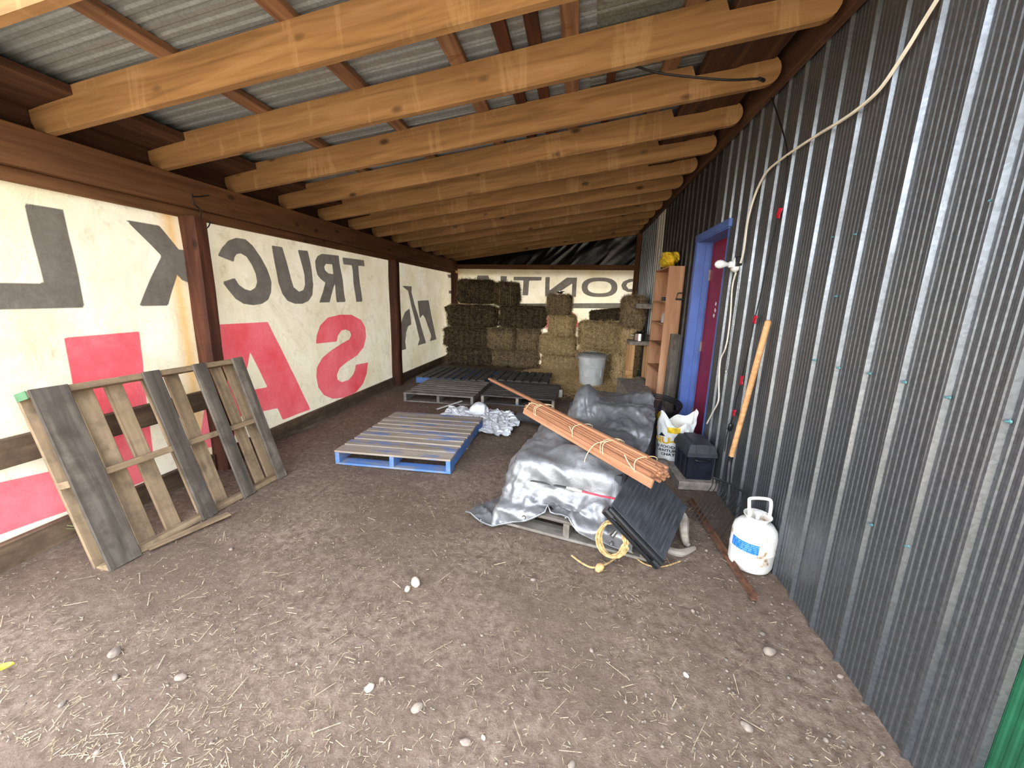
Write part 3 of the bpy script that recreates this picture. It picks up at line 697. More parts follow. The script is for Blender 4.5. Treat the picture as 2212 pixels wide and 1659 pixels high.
def ridged(ang, s1, s2, seed, k=2.6):
    ca, sa = math.cos(ang), math.sin(ang); wx = 0.06*vnoise(U2, V2, seed+5, 5); a_ = (U2*ca+V2*sa+wx)*s1; c_ = (-U2*sa+V2*ca+wx)*s2
    return (1-np.abs(vnoise(a_, c_, seed)))**k*np.clip(0.5+0.9*vnoise(U2, V2, seed+6, 4), 0, 1)
wk = 0.026*ridged(0.7, 10, 2.2, 220)+0.026*ridged(-0.6, 9, 2.2, 230)+0.020*ridged(1.5, 12, 2.0, 240)+0.014*ridged(0.1, 20, 4, 250)+0.012*ridged(2.3, 24, 5, 260)+0.008*ridged(1.1, 36, 8, 270)
tu = np.gradient(PS, axis=0); tv = np.gradient(PS, axis=1); nn_ = np.cross(tu, tv); nn_ /= np.linalg.norm(nn_, axis=-1)[..., None]+1e-9
sm_ = nn_.copy()
for _ in range(3): sm_[1:-1, 1:-1] = (sm_[:-2, 1:-1]+sm_[2:, 1:-1]+sm_[1:-1, :-2]+sm_[1:-1, 2:])/4
PS = PS+sm_*(wk-0.008)[..., None]*np.where(sm_[..., 2:3] < -0.3, -1, 1); PS[..., 2] = np.maximum(PS[..., 2], 0.012)
link('sheet', gridmesh('sheet', PS), M['silver'], st)
hem = [P_ for P_ in PS[:, 0]][::2]; b = MB(); b.tube([tuple(p+np.array([0,0,0.004])) for p in hem[::2]], 0.006, 6); b.build('hem', M['silver'], st)
for k in (5, 20, 35, 48):
    p = PT[k, 1]; nn_ = np.cross(PT[k+1, 1]-p, PT[k, 2]-p); nn_ /= np.linalg.norm(nn_)+1e-9
    if nn_[1] > 0: nn_ = -nn_
    b = MB(); b.tube([(0.011*math.cos(a), 0.011*math.sin(a), 0) for a in np.linspace(0, 2*PI, 15)], 0.0035, 6, False)
    x_ = Vector(nn_).orthogonal().normalized(); b.build('grommet', M['steel'], st, frame(p+nn_*0.005, x_, Vector(nn_).cross(x_), nn_))
# boxes that carry the tarp
for nm, bb, lab in (('crate', boxes[1], 'covered crate under the front of the silver tarp'), ('crate', boxes[5], 'covered crate under the rear of the silver tarp')):
    c, h, Rm, r = bb; b = MB(); b.box((0,0,0), (2*h[0]-0.03, 2*h[1]-0.03, 2*h[2]-0.03), ch=0.02); o = b.build(nm, M['dusty_black']); o.matrix_world = frame(c, Rm[:, 0], Rm[:, 1], Rm[:, 2]); tag(o, lab, 'crate')
def on_tarp(u_, v_, dz=0.01):
    p = np.array(fp(u_, v_)); d = np.hypot(PT[..., 0]-p[0], PT[..., 1]-p[1]); k_ = np.argsort(d.reshape(-1))[:5]
    return Vector((p[0], p[1], float(PT.reshape(-1, 3)[k_, 2].max())+dz))
def front_tarp(u_, z, out=0.01):
    d = PT-np.array(FO); uq = d@np.array(FU); vq = d@np.array(FV); cost = np.abs(uq-u_)*2+np.abs(PT[..., 2]-z)*3+np.clip(vq-0.4, 0, 9)*3
    i_ = np.unravel_index(np.argmin(cost), cost.shape); return Vector(fp(u_, vq[i_]-out, z))
bg_ = thing('bungee_cord', 'black and red bungee cord stretched round the front of the silver tarp', 'cord')
pts = [front_tarp(x_, 0.30-0.03*x_) for x_ in np.linspace(-0.02, 0.42, 9)]; b = MB(); b.tube(catmull(pts, 4), 0.006, 8); b.build('black_cord', M['black_cord'], bg_)
pts2 = [front_tarp(x_, 0.30-0.03*x_) for x_ in np.linspace(0.52, 0.74, 5)]; b = MB(); b.tube(catmull(pts2, 4), 0.006, 8); b.build('red_cord', M['red_cord'], bg_)
b = MB(); b.tube([pts[-1], (pts[-1]+pts2[0])/2, pts2[0]], [0.008, 0.013, 0.008], 8); b.build('hook', M['galv_light'], bg_)

# ---- lath bundle across the heap
near = Vector(G(1424, 1026, 0.525)); far = Vector(G(1150, 878, 0.585)); dirn = (far-near).normalized(); LB = (far-near).length
lb = thing('lath_bundle', 'tied bundle of reddish cedar laths lying across the silver tarp', 'wood bundle'); mtx = along(near, far); lb.matrix_world = mtx
k_ = 0
for row in range(5):
    for c_ in range(7):
        if (row in (0, 4) and c_ in (0, 6)): continue
        y_ = (c_-3)*0.020+random.uniform(-.002,.002); z_ = (row-2)*0.0165+0.012*math.cos((c_-3)*0.5)
        ex = random.uniform(-0.03, 0.03); L_ = LB+random.uniform(-0.02, 0.04)
        piece('lath', round(L_, 1), 0.018, 0.014, M['lath'], lb, T(ex, y_, z_, random.uniform(-.15,.15), 0, random.uniform(-.003,.003)))
for q_, yy in enumerate((-0.02, 0.0)):
    piece('lath', 1.95, 0.026, 0.016, M['lath'], lb, T(0.42, yy+0.01, 0.045+0.016*q_, 0, 0, 0.02))
piece('lath', LB+0.02, 0.012, 0.05, M['lath'], lb, T(-0.02, 0.083, -0.022, 0.3, 0, 0))
def loop(x_, tail=None):
    pts = [(x_+0.012*math.sin(a*2), 0.086*math.copysign(abs(math.cos(a))**0.7, math.cos(a)), 0.060*math.copysign(abs(math.sin(a))**0.7, math.sin(a))+0.006) for a in np.linspace(0, 2*PI, 25)]
    b = MB(); b.tube(pts, 0.0024, 6, False)
    if tail: b.tube(catmull(tail, 5), 0.0024, 6)
    b.build('twine', M['twine'], lb)
S_ = -LB/2
loop(S_+0.10, [(S_+0.1, 0.086, 0.0), (S_+0.14, 0.095, 0.03), (S_+0.18, 0.09, 0.06)]); loop(S_+0.36, [(S_+0.36, 0.05, 0.065), (S_+0.42, 0.10, 0.03), (S_+0.46, 0.13, -0.08), (S_+0.44, 0.13, -0.17)]); loop(S_+0.38)
loop(S_+0.66, [(S_+0.66, 0.08, 0.01), (S_+0.7, 0.085, 0.05)]); loop(S_+1.12); loop(S_+1.14, [(S_+1.14, 0.05, 0.065), (S_+1.22, 0.07, 0.06), (S_+1.26, 0.09, 0.0)])

# ---- black ribbed panel leaning on the heap
Q0 = Vector(G(1432, 1212, 0.07)); Q1 = Vector(G(1320, 1093, 0.34)); Q3 = Vector(G(1474, 1086, 0.24))
ex_ = (Q1-Q0); e1 = ex_.length; ex_.normalize(); ey_ = (Q3-Q0); ey_ = (ey_-ex_*ey_.dot(ex_)); e2 = 0.52; ey_.normalize(); ez_ = ex_.cross(ey_)
if ez_.z < 0: ez_ = -ez_
print('panel', e1, (Q3-Q0).length, Q0, Q1, Q3)
bpn = thing('folding_ramp', 'black plastic ramp with ribbed tread leaning on the corner of the silver heap', 'ramp'); bpn.matrix_world = frame(Q0, ex_, ey_, ez_)
e2 = (Q3-Q0).length
b = MB(); b.box((e1/2, e2/2, 0), (e1, e2, 0.016), ch=0.004); b.build('sheet', M['dusty_black'], bpn)
nr = 13
RBM = plank_mesh(e2-0.05, 0.014, 0.006, 'rib')
for i in range(nr):
    link('rib', RBM, M['dusty_black'], bpn, T(0.04+(e1-0.08)*i/(nr-1), e2/2, 0.010, 0, 0, PI/2))
b = MB(); b.tube([(0, -0.012, -0.01), (e1*0.5, -0.014, -0.01), (e1, -0.012, -0.01)], 0.022, 10); b.tube([(0.02, -0.03, -0.045), (e1-0.02, -0.03, -0.045)], 0.012, 8)
for i in (0, 1): b.box((0.02+(e1-0.04)*i, -0.02, -0.03), (0.05, 0.05, 0.05), ch=0.01)
b.build('rim', M['black_plastic'], bpn)
b = MB(); b.tube([(0.28, -0.05, -0.06), (0.28, -0.085, -0.075)], [0.012, 0.015], 10); b.build('latch', M['steel'], bpn)

# ---- rope coil and trailing rope
rc = thing('rope_coil', 'coil of tan rope hanging at the front edge of the tarp covered pallet', 'rope')
c_ = Vector(G(1322, 1160, 0.15)); b = MB(); pts = []
for k in range(14*16):
    a = 2*PI*k/16; j = k//16; r0 = 0.10+0.02*math.sin(j*1.7); pts.append((c_.x+r0*math.cos(a)*0.75+0.004*math.sin(j*2.3), c_.y+0.012*math.cos(j*1.9)+0.05*math.sin(a)-0.02, c_.z+0.075*math.sin(a)+0.006*math.sin(j*3.1)))
b.tube(pts, 0.0045, 6); b.build('coil', M['rope'], rc)
tail = [(1348,1150,.12),(1352,1175,.06),(1335,1200,.02),(1310,1218,.017),(1280,1226,.017),(1255,1215,.017),(1235,1200,.017)]
b = MB(); b.tube(catmull([G(*p) for p in tail], 6), 0.0055, 6); b.build('tail', M['rope'], rc)
tail = [(1352,1165,.10),(1366,1195,.02),(1392,1218,.012),(1430,1224,.01),(1470,1212,.01)]
b = MB(); b.tube(catmull([G(*p) for p in tail], 6), 0.004, 6); b.build('tail', M['rope'], rc)
p = G(1295, 1233); b = MB(); b.lathe([(0.004,-0.03),(0.018,-0.02),(0.024,0.0),(0.016,0.02),(0.004,0.028)], 10); o = b.build('knot', M['rope'], rc, T(p[0], p[1], 0.02, 0, 1.2, 0.6))

# ---- black mesh roll and black hose ring by the heap
b = MB(); a = Vector(G(1118, 898, 0.10)); e = Vector(G(1190, 912, 0.16)); b.tube([a+(e-a)*t_ for t_ in (0, 0.1, 0.4, 0.8, 1)], [0.03, 0.055, 0.06, 0.058, 0.05], 14); o = b.build('mesh_roll', M['dusty_black']); tag(o, 'dark roll of netting tucked beside the silver tarp heap', 'roll')
c_ = np.array(fp(0.80, 1.95, 0.42)); b = MB()
for j in range(3): b.tube([(c_[0]+(0.24+.01*j)*math.cos(w_), c_[1]+0.18*math.sin(w_), c_[2]+0.05*math.sin(w_)+0.02*j) for w_ in np.linspace(0, 2*PI, 40)], 0.009, 8, False)
o = b.build('hose', M['black_plastic']); tag(o, 'coiled black hose behind the silver tarp heap', 'hose')
# dark rubber sheet behind the heap
b = MB(); p = [G(1330, 858, 0.02), G(1385, 862, 0.02), G(1432, 930, 0.02), G(1380, 930, 0.02)]
b.add([tuple(q_) for q_ in p]+[tuple(q_+np.array([0,0,0.25 if i_ > 1 else 0.3])) for i_, q_ in enumerate(p)], [(0,1,2,3),(4,7,6,5),(0,4,5,1),(1,5,6,2),(2,6,7,3),(3,7,4,0)]); o = b.build('rubber_slab', M['concrete']); tag(o, 'grey slab lying behind the silver tarp beside the shelf', 'slab')

# ---- driftwood pieces at the right of the panel
def stick(label, pts, rad):
    b = MB(); b.tube(catmull(pts, 4), np.interp(np.linspace(0, 1, (len(pts)-1)*4+1), np.linspace(0, 1, len(rad)), rad).tolist(), 8); o = b.build('driftwood', M['drift']); tag(o, label, 'wood'); return o
stick('pale gnarled root poking out beside the black panel', [G(1462,1108,.15), G(1475,1120,.12), G(1478,1150,.09), G(1482,1172,.03), G(1490,1180,.02)], [0.03,0.035,0.026,0.02,0.012])
stick('split pale stick lying flat below the gnarled root', [G(1445,1188,.02), G(1470,1194,.025), G(1500,1184,.02)], [0.02,0.024,0.014])

# ---- white cloth
n_ = 62; hs2 = 0.021; iu = (np.arange(n_)-n_/2)*hs2; Ug, Vg = np.meshgrid(iu, iu*1.0, indexing='ij')
cx_, cy_ = -1.03, 4.42
Zg = 0.20*np.exp(-((Ug+0.12)**2+(Vg-0.22)**2)/0.06)+0.12+0.09*fbm(Ug, Vg, 300, 5, 3); P0 = np.stack([cx_-0.06+Ug*0.74*(1-0.25*np.clip(Vg, 0, 1))+0.05*vnoise(Ug, Vg, 310, 7)-0.12*np.clip(Vg, 0, 1), cy_+Vg*0.70+0.05*vnoise(Ug, Vg, 311, 7), Zg+0.10*np.abs(vnoise(Ug, Vg, 312, 9))], -1)
PC = cloth(P0, hs2, 40, [(np.array([-1.16,4.70,0.0]), np.array([0.09,0.08,0.10]), np.eye(3), 0.05)], iters=4, fric=0.8, bend=0.02)
PC = subdiv(PC); u2 = np.linspace(0, 1.3, PC.shape[0]); v2 = np.linspace(0, 1.3, PC.shape[1]); U2, V2 = np.meshgrid(u2, v2, indexing='ij')
PC[..., 2] += 0.035*ridged(0.5, 9, 3, 320, 1.6)+0.035*ridged(-0.7, 8, 3, 330, 1.6)+0.02*ridged(1.4, 15, 4, 340, 1.6)
o = link('cloth', gridmesh('cloth', PC), M['white_cloth']); tag(o, 'rumpled white cloth heaped on the dirt beyond the blue pallet', 'cloth')
o = piece('plastic_strip', 0.42, 0.035, 0.006, M['white_plastic'], None, along(G(944, 884, 0.012), G(998, 866, 0.05))); tag(o, 'white plastic strip sticking out from under the white cloth', 'strip')

# ---- hay bales
def bale_mesh(seed):
    r = np.random.default_rng(seed); n = (14, 8, 7); hx = np.array([0.44, 0.22, 0.182]); bm = bmesh.new()
    bmesh.ops.create_cube(bm, size=2.0); bmesh.ops.subdivide_edges(bm, edges=bm.edges[:], cuts=7, use_grid_fill=True)
    for v in bm.verts:
        c = np.array(v.co); q = np.clip(np.abs(c), 0, 1); rr = np.linalg.norm(np.maximum(q-0.8, 0)); s_ = 1.0 if rr < 0.2 else 1-(rr-0.2)*0.8-(rr*0.12)
        d = 1+0.09*vnoise(c[0]*2+c[2]*3, c[1]*2+seed, 400+seed, 1.4)+0.05*vnoise(c[0]*9, c[1]*9+c[2]*11, 410+seed, 1)
        v.co = Vector(c*hx*s_*d)
    me = bpy.data.meshes.new('hay'); bm.to_mesh(me); bm.free(); me.polygons.foreach_set('use_smooth', [True]*len(me.polygons)); return me
def fibres(name, base, nrm, n, rng, lmin, lmax, w_=0.0028, lift=0.35, flat=None):
    """thin two-triangle straws rooted at base points"""
    t_ = rng.normal(size=(n, 3)); t_ -= (t_*nrm).sum(1)[:, None]*nrm*(1-lift)
    if flat is not None: t_[:, 2] *= flat
    t_ /= np.linalg.norm(t_, axis=1)[:, None]+1e-9; L = rng.uniform(lmin, lmax, n)**1.0; s_ = np.cross(t_, nrm+rng.normal(size=(n, 3))*0.3); s_ /= np.linalg.norm(s_, axis=1)[:, None]+1e-9
    ww = rng.uniform(0.6, 1.4, n)*w_; o_ = base+nrm*rng.uniform(0.0, 0.004, n)[:, None]
    a = o_-t_*L[:, None]/2; b_ = o_+t_*L[:, None]/2; V = np.stack([a-s_*ww[:, None]/2, a+s_*ww[:, None]/2, b_+s_*ww[:, None]/2, b_-s_*ww[:, None]/2], 1).reshape(-1, 3)
    me = bpy.data.meshes.new(name); me.from_pydata(V.tolist(), [], (np.arange(n*4).reshape(-1, 4)).tolist()); me.update(); return me
BALES = []
for sd_ in range(4):
    me = bale_mesh(sd_); co = np.array([v.co[:] for v in me.vertices]); no = np.array([v.normal[:] for v in me.vertices]); rg_ = np.random.default_rng(sd_+50)
    f_ = [p_.vertices[:] for p_ in me.polygons]; pick = rg_.integers(0, len(f_), 4800); wq = rg_.dirichlet([1]*4, 4800); F = np.array(f_)
    base = (co[F[pick]]*wq[..., None]).sum(1); nn_ = (no[F[pick]]*wq[..., None]).sum(1); nn_ /= np.linalg.norm(nn_, axis=1)[:, None]
    fm = fibres('straw_fibres', base, nn_, 4800, rg_, 0.03, 0.15, 0.0042, 0.5)
    tw = MB()
    for y_ in (-0.1, 0.1): tw.tube([(0.468*math.copysign(abs(math.cos(a))**0.25, math.cos(a)), y_, 0.196*math.copysign(abs(math.sin(a))**0.25, math.sin(a))) for a in np.linspace(0, 2*PI, 33)], 0.003, 5, False)
    BALES.append((me, fm, tw.mesh('twine')))
_mc = {}
def bale(label, x, y_, z, kind, rz=0.0, sx=1.0, sy=1.0, sz=1.0, ry=0.0, rx=0.0, group='stacked hay bales'):
    i_ = len(_mc) % 4; _mc[label] = 1
    t = thing('hay_bale', label, 'hay bale', group=group); t.matrix_world = T(x, y_, z, rx, ry, rz) @ Matrix.Diagonal((sx, sy, sz, 1))
    for nm, me, mt in zip(('hay', 'straw_fibres', 'twine'), BALES[i_], (M['hay_'+kind], M['fib_'+kind], M['twine'] if kind == 'gold' else M['rope'])):
        o = bpy.data.objects.new(nm, me)
        if not me.materials: me.materials.append(mt)
        COL.objects.link(o); o.parent = t; o.material_slots[0].link = 'OBJECT'; o.material_slots[0].material = mt
        if nm == 'straw_fibres': o['kind'] = 'stuff'
    return t
E_ = PI/2
bale('dark hay bale at the foot of the stack by the left tarp', -2.28, 8.45, 0.20, 'dark', 0.02, 1.08)
bale('brown hay bale on the floor right of the corner bale', -1.26, 8.42, 0.20, 'mid', -0.03, 1.06)
bale('brown hay bale in the second layer by the left tarp', -2.36, 8.42, 0.60, 'dark', 0.05, 1.05, 1, 1.1)
bale('hay bale end-on in the middle of the second layer', -1.55, 8.44, 0.60, 'mid', E_, 0.85, 1.25, 1.08)
bale('small brown hay bale over the second floor bale', -1.0, 8.46, 0.60, 'mid', E_+0.05, 0.8, 1.1, 1.1)
bale('dark hay bale in the third layer by the left tarp', -2.24, 8.46, 1.05, 'dark', -0.04, 1.2, 1, 1.22)
bale('dark hay bale in the third layer beside the third-layer corner bale', -1.14, 8.45, 1.06, 'dark', 0.03, 1.08, 1, 1.22)
bale('tall topmost dark hay bale by the corner post', -2.16, 8.50, 1.56, 'dark', 0.1, 0.88, 1, 1.28)
bale('topmost dark hay bale standing end-on beside the highest one', -1.50, 8.50, 1.53, 'dark', E_+0.06, 0.8, 1.12, 1.2)
bale('golden hay bale topping the middle column with a dish on it', -0.37, 8.12, 1.34, 'mid', E_, 0.8, 1.03, 1.0)
bale('golden hay bale second from the top of the middle column', -0.29, 8.12, 0.95, 'gold', E_-0.05, 0.8, 1.15, 1.05)
bale('golden hay bale third down in the middle column', -0.36, 8.08, 0.555, 'gold', 0.0, 0.80, 1, 1.06)
bale('golden loose hay bale at the foot of the middle column', -0.32, 8.02, 0.18, 'gold', 0.04, 0.76, 1.0, 0.98)
bale('golden hay bale lying lengthwise above the grey bin', 0.49, 7.95, 0.80, 'gold', 0.0, 1.0, 1, 1.3)
bale('tilted brown hay bale behind the lengthwise golden one', 0.58, 8.22, 1.16, 'dark', -0.05, 0.75, 0.9, 0.62, -0.12)
bale('golden hay bale behind the grey bin on the floor', 0.49, 7.9, 0.27, 'gold', 0.03, 1.04, 1, 1.42)
bale('frayed hay bale end-on high by the corrugated wall', 0.90, 7.0, 1.27, 'mid', E_, 0.7, 0.78, 1.32)
bale('golden hay bale carrying the frayed one by the corrugated wall', 0.90, 7.1, 0.80, 'gold', E_, 0.7, 0.75, 1.18)
bale('golden hay bale on the floor behind the grey tube', 0.87, 7.25, 0.28, 'gold', E_, 0.75, 0.9, 1.45)
b = MB(); b.lathe([(0.03,0),(0.055,0.01),(0.06,0.03),(0.1,0.04),(0.1,0.048),(0.055,0.044),(0.02,0.02)], 20); o = b.build('dish', M['steel'], None, T(-0.37, 8.05, 1.552)); tag(o, 'small metal dish on top of the middle hay column', 'dish')
# loose straw
rg_ = np.random.default_rng(77)
nS = 26000; px_ = rg_.uniform(-1.1, 1.1, nS); py_ = 7.9-np.abs(rg_.normal(0, 1.0, nS)); keep = (py_ > 5.5+0.5*(px_ < -0.2)) & ((px_-0.2)**2/1.1+(py_-7.4)**2/2.6 < 1+rg_.uniform(0, .4, nS)); px_ = px_[keep]; py_ = py_[keep]; nS = len(px_)
def heap_z(x, y_): return np.clip(0.10*np.exp(-((x-0.0)**2/0.7+(y_-7.7)**2/0.5)), 0, 1)+0.012
fm = fibres('loose_straw', np.stack([px_, py_, heap_z(px_, py_)], -1), np.tile([0,0,1.0], (nS, 1)), nS, rg_, 0.03, 0.12, 0.0045, 0.25)
o = link('loose_straw', fm, M['straw_gold']); tag(o, 'loose golden straw spilled in front of the bales', 'straw', kind='stuff')
gx = np.linspace(-1.2, 1.1, 50); gy = np.linspace(5.9, 8.0, 50); GX, GY = np.meshgrid(gx, gy, indexing='ij'); hz = heap_z(GX, GY)-0.022+0.02*fbm(GX, GY, 340, 6, 3)
o = link('straw_mound', gridmesh('straw_mound', np.stack([GX, GY, hz], -1)), M['hay_gold']); tag(o, 'low mound of trampled golden straw under the loose straw', 'straw', kind='stuff')

# ---- straw and pebbles strewn on the floor
N = 42000; dpt = rg_.uniform(0, 1, N)**1.6; sy_ = 0.75+dpt*6.6; sx_ = rg_.uniform(-2.85, 1.1, N)
dens = np.clip(0.40+0.45*fbm(sx_, sy_, 350, 1.5, 3)-0.05*(sy_-2), 0.10, 1); kp = rg_.uniform(0, 1, N) < dens; sx_ = sx_[kp]; sy_ = sy_[kp]; N = len(sx_)
fm = fibres('scattered_straw', np.stack([sx_, sy_, ground_z(sx_, sy_)+0.004], -1), np.tile([0,0,1.0], (N, 1)), N, rg_, 0.005, 0.030, 0.0020, 0.10)
o = link('scattered_straw', fm, M['straw_floor']); tag(o, 'dry straw bits scattered over the dirt floor', 'straw', kind='stuff')
N = 300; sy_ = 0.75+rg_.uniform(0, 1, N)**1.5*3.2; sx_ = rg_.uniform(-2.6, 1.05, N)
fm = fibres('long_straw', np.stack([sx_, sy_, ground_z(sx_, sy_)+0.006], -1), np.tile([0,0,1.0], (N, 1)), N, rg_, 0.04, 0.11, 0.0026, 0.08)
o = link('long_straw', fm, M['straw_floor']); tag(o, 'longer straw stems lying about the near floor', 'straw', kind='stuff')
bm = bmesh.new(); N = 1000; rr = random.Random(3)
pbv = []; pbf = []
ico = bmesh.new(); bmesh.ops.create_icosphere(ico, subdivisions=1, radius=1); iv = np.array([v.co[:] for v in ico.verts]); ifc = [[v.index for v in f.verts] for f in ico.faces]; ico.free(); bm.free()
for k_ in range(N):
    x = rr.uniform(-2.7, 1.12); y_ = 0.75+rr.random()**1.5*4.5
    if rr.random() < 0.45: x = rr.uniform(0.2, 1.12); y_ = rr.uniform(0.75, 2.4)
    s_ = rr.uniform(0.002, 0.0065)*(1.7 if rr.random() < 0.08 else 1); sc_ = np.array([s_*rr.uniform(.8,1.5), s_*rr.uniform(.8,1.3), s_*rr.uniform(.5,.8)])
    a = rr.uniform(0, 6.28); c_, n2_ = math.cos(a), math.sin(a); v = iv*sc_; v = np.stack([v[:,0]*c_-v[:,1]*n2_, v[:,0]*n2_+v[:,1]*c_, v[:,2]], -1)+np.array([x, y_, float(ground_z(x, y_))+s_*0.3])
    b0 = len(pbv); pbv += v.tolist(); pbf += [[b0+i_ for i_ in f] for f in ifc]
me = bpy.data.meshes.new('gravel'); me.from_pydata(pbv, [], pbf); me.polygons.foreach_set('use_smooth', [True]*len(me.polygons)); o = link('gravel', me, M['stone']); tag(o, 'small pebbles and grit spread over the dirt floor', 'gravel', kind='stuff')
def stone(label, px_, py_, wpx, mat='stone', asp=0.7):
    p = G(px_, py_); dep = (ROT@(p-CAM))[2]; s_ = wpx/F_*dep/2; bm = bmesh.new(); bmesh.ops.create_icosphere(bm, subdivisions=3, radius=1)
    sd_ = px_ % 97
    for v in bm.verts:
        c = v.co.normalized(); d = 1+0.18*float(vnoise(c.x*1.3+sd_, c.y*1.3+c.z, 500))+0.06*float(vnoise(c.x*4, c.y*4+c.z*3+sd_, 501)); v.co = Vector((c.x*d*s_, c.y*d*s_*asp, c.z*d*s_*0.6))
    me = bpy.data.meshes.new('stone'); bm.to_mesh(me); bm.free(); me.polygons.foreach_set('use_smooth', [True]*len(me.polygons))
    o = link('stone', me, M[mat]); o.matrix_world = T(p[0], p[1], float(ground_z(p[0], p[1]))+s_*0.35, 0, 0, (px_*0.37) % 3); return tag(o, label, 'stone', 'stones on the dirt floor')
for a in (('largest pale stone in the middle of the near floor', 898, 1262, 27, 'stone_pale'), ('small pale stone touching the largest pale one', 880, 1273, 17, 'stone_pale'), ('flat tan stone on the dirt left of centre', 248, 1412, 27), ('grey oval stone lying near two straw tufts', 390, 1465, 24),
          ('pinkish stone below the largest pale stone', 797, 1487, 22, 'stone_pale'), ('round grey stone right of the pinkish stone', 902, 1530, 27), ('small tan stone left of the grey oval one', 250, 1463, 18), ('stone beside the leaning pallet corner on the left', 134, 1520, 16),
          ('tan stone in front of the corrugated wall', 1663, 1407, 26), ('small stone close to the foot of the corrugated wall', 1817, 1458, 14), ('stone lying out on the dirt toward the lower right', 1612, 1568, 27), ('grey stone at the lower edge centre right', 1006, 1602, 24), ('white pebble next to the grey lower stone', 1044, 1590, 12, 'stone_pale'),
          ('round stone near the lower edge of the floor', 1236, 1650, 20), ('small stone on the dirt right of the blue pallet front', 1152, 1253, 12), ('pale stone low between straw on the right', 1482, 1458, 13, 'stone_pale'), ('brown stone on the dirt before the tarp heap', 1278, 1405, 13)): stone(*a)
stone('big round grey boulder between the silver tarp and the feed bag', 1424, 1014, 54, 'stone', 0.9)

# ---- gas cylinder
gc = thing('gas_cylinder', 'white steel gas cylinder with blue label by the corrugated wall', 'gas cylinder', (1.042, 2.20, 0.0), (0.0, 0.02, 0.0)); gc.scale = (0.94,)*3
b = MB(); b.lathe([(0.085,0.0),(0.108,0.006),(0.117,0.03),(0.119,0.12),(0.121,0.125),(0.119,0.13),(0.119,0.215),(0.112,0.25),(0.09,0.278),(0.06,0.29),(0.03,0.293)], 44); b.build('body', M['tank'], gc)
hd = MB(); ring = [(0.052*math.cos(a), 0.052*math.sin(a)) for a in np.linspace(0, 2*PI, 33)]
hd.lathe([(0.048,0.285),(0.053,0.285),(0.062,0.318),(0.075,0.325),(0.075,0.33),(0.058,0.324),(0.048,0.292)], 28)
hnd = hd.build('collar', M['tank'], gc); b = MB(); b.tube(catmull([(-0.058,-0.015,0.32),(-0.064,0.0,0.40),(-0.05,0.012,0.425),(0.05,0.012,0.425),(0.064,0.0,0.40),(0.058,-0.015,0.32)], 6), 0.0095, 8); b.build('handle', M['tank'], hnd, T(0,0,0,0,0,0.15))
b = MB(); b.lathe([(0.012,0.29),(0.012,0.335),(0.022,0.337),(0.022,0.352),(0.006,0.354)], 14); b.build('valve', M['white_plastic'], gc)
an = np.linspace(math.radians(186), math.radians(262), 18); zz_ = np.linspace(0.135, 0.195, 4); Pq = np.array([[(0.1206*math.cos(a), 0.1206*math.sin(a), z) for z in zz_] for a in an]); link('label', gridmesh('label', Pq), M['tank_label'], gc)

# ---- iron strip on the floor
a = G(1490, 1080, 0.03); e = G(1630, 1296, 0.012); b = MB(); L = float(np.linalg.norm(e-a)); b.box((0,0,0), (L, 0.03, 0.005)); b.box((0,0.0125,0.012), (L, 0.005, 0.024)); o = b.build('iron_strip', M['rust'], None, along(a, e)); tag(o, 'long rusty angle iron strip lying along the wall foot', 'iron strip')

# ---- battery box on a slab
b = MB(); b.box((0,0,0), (0.30, 0.42, 0.07), ch=0.008); o = b.build('paver', M['concrete'], None, T(1.0, 3.30, 0.033, 0, 0, 0.06)); tag(o, 'concrete paving slab under the black battery box', 'paver')
bb = thing('battery_box', 'black plastic battery box with lid on a concrete slab', 'box', (1.012, 3.30, 0.069), (0,0,0.08))
def taper(w0, d0, w1, d1, z0, z1, n=1):
    v = [(-w0/2,-d0/2,z0),(w0/2,-d0/2,z0),(w0/2,d0/2,z0),(-w0/2,d0/2,z0),(-w1/2,-d1/2,z1),(w1/2,-d1/2,z1),(w1/2,d1/2,z1),(-w1/2,d1/2,z1)]
    return v, [(0,3,2,1),(4,5,6,7),(0,1,5,4),(1,2,6,5),(2,3,7,6),(3,0,4,7)]
b = MB(); b.add(*taper(0.19, 0.30, 0.20, 0.32, 0, 0.20)); 
for y_ in (-0.1, 0, 0.1): b.box((-0.1, y_, 0.1), (0.012, 0.02, 0.18))
b.build('body', M['navy_plastic'], bb)
b = MB(); b.add(*taper(0.23, 0.345, 0.225, 0.34, 0.195, 0.225)); b.add(*taper(0.225, 0.34, 0.18, 0.28, 0.225, 0.285)); b.add(*taper(0.10, 0.345, 0.09, 0.30, 0.226, 0.292)); ld = b.build('lid', M['dusty_black'], bb)
b = MB(); b.tube(catmull([(-0.05,-0.172,0.185),(-0.05,-0.19,0.175),(0.05,-0.19,0.175),(0.05,-0.172,0.185)], 4), 0.008, 8); b.build('handle', M['black_plastic'], bb)

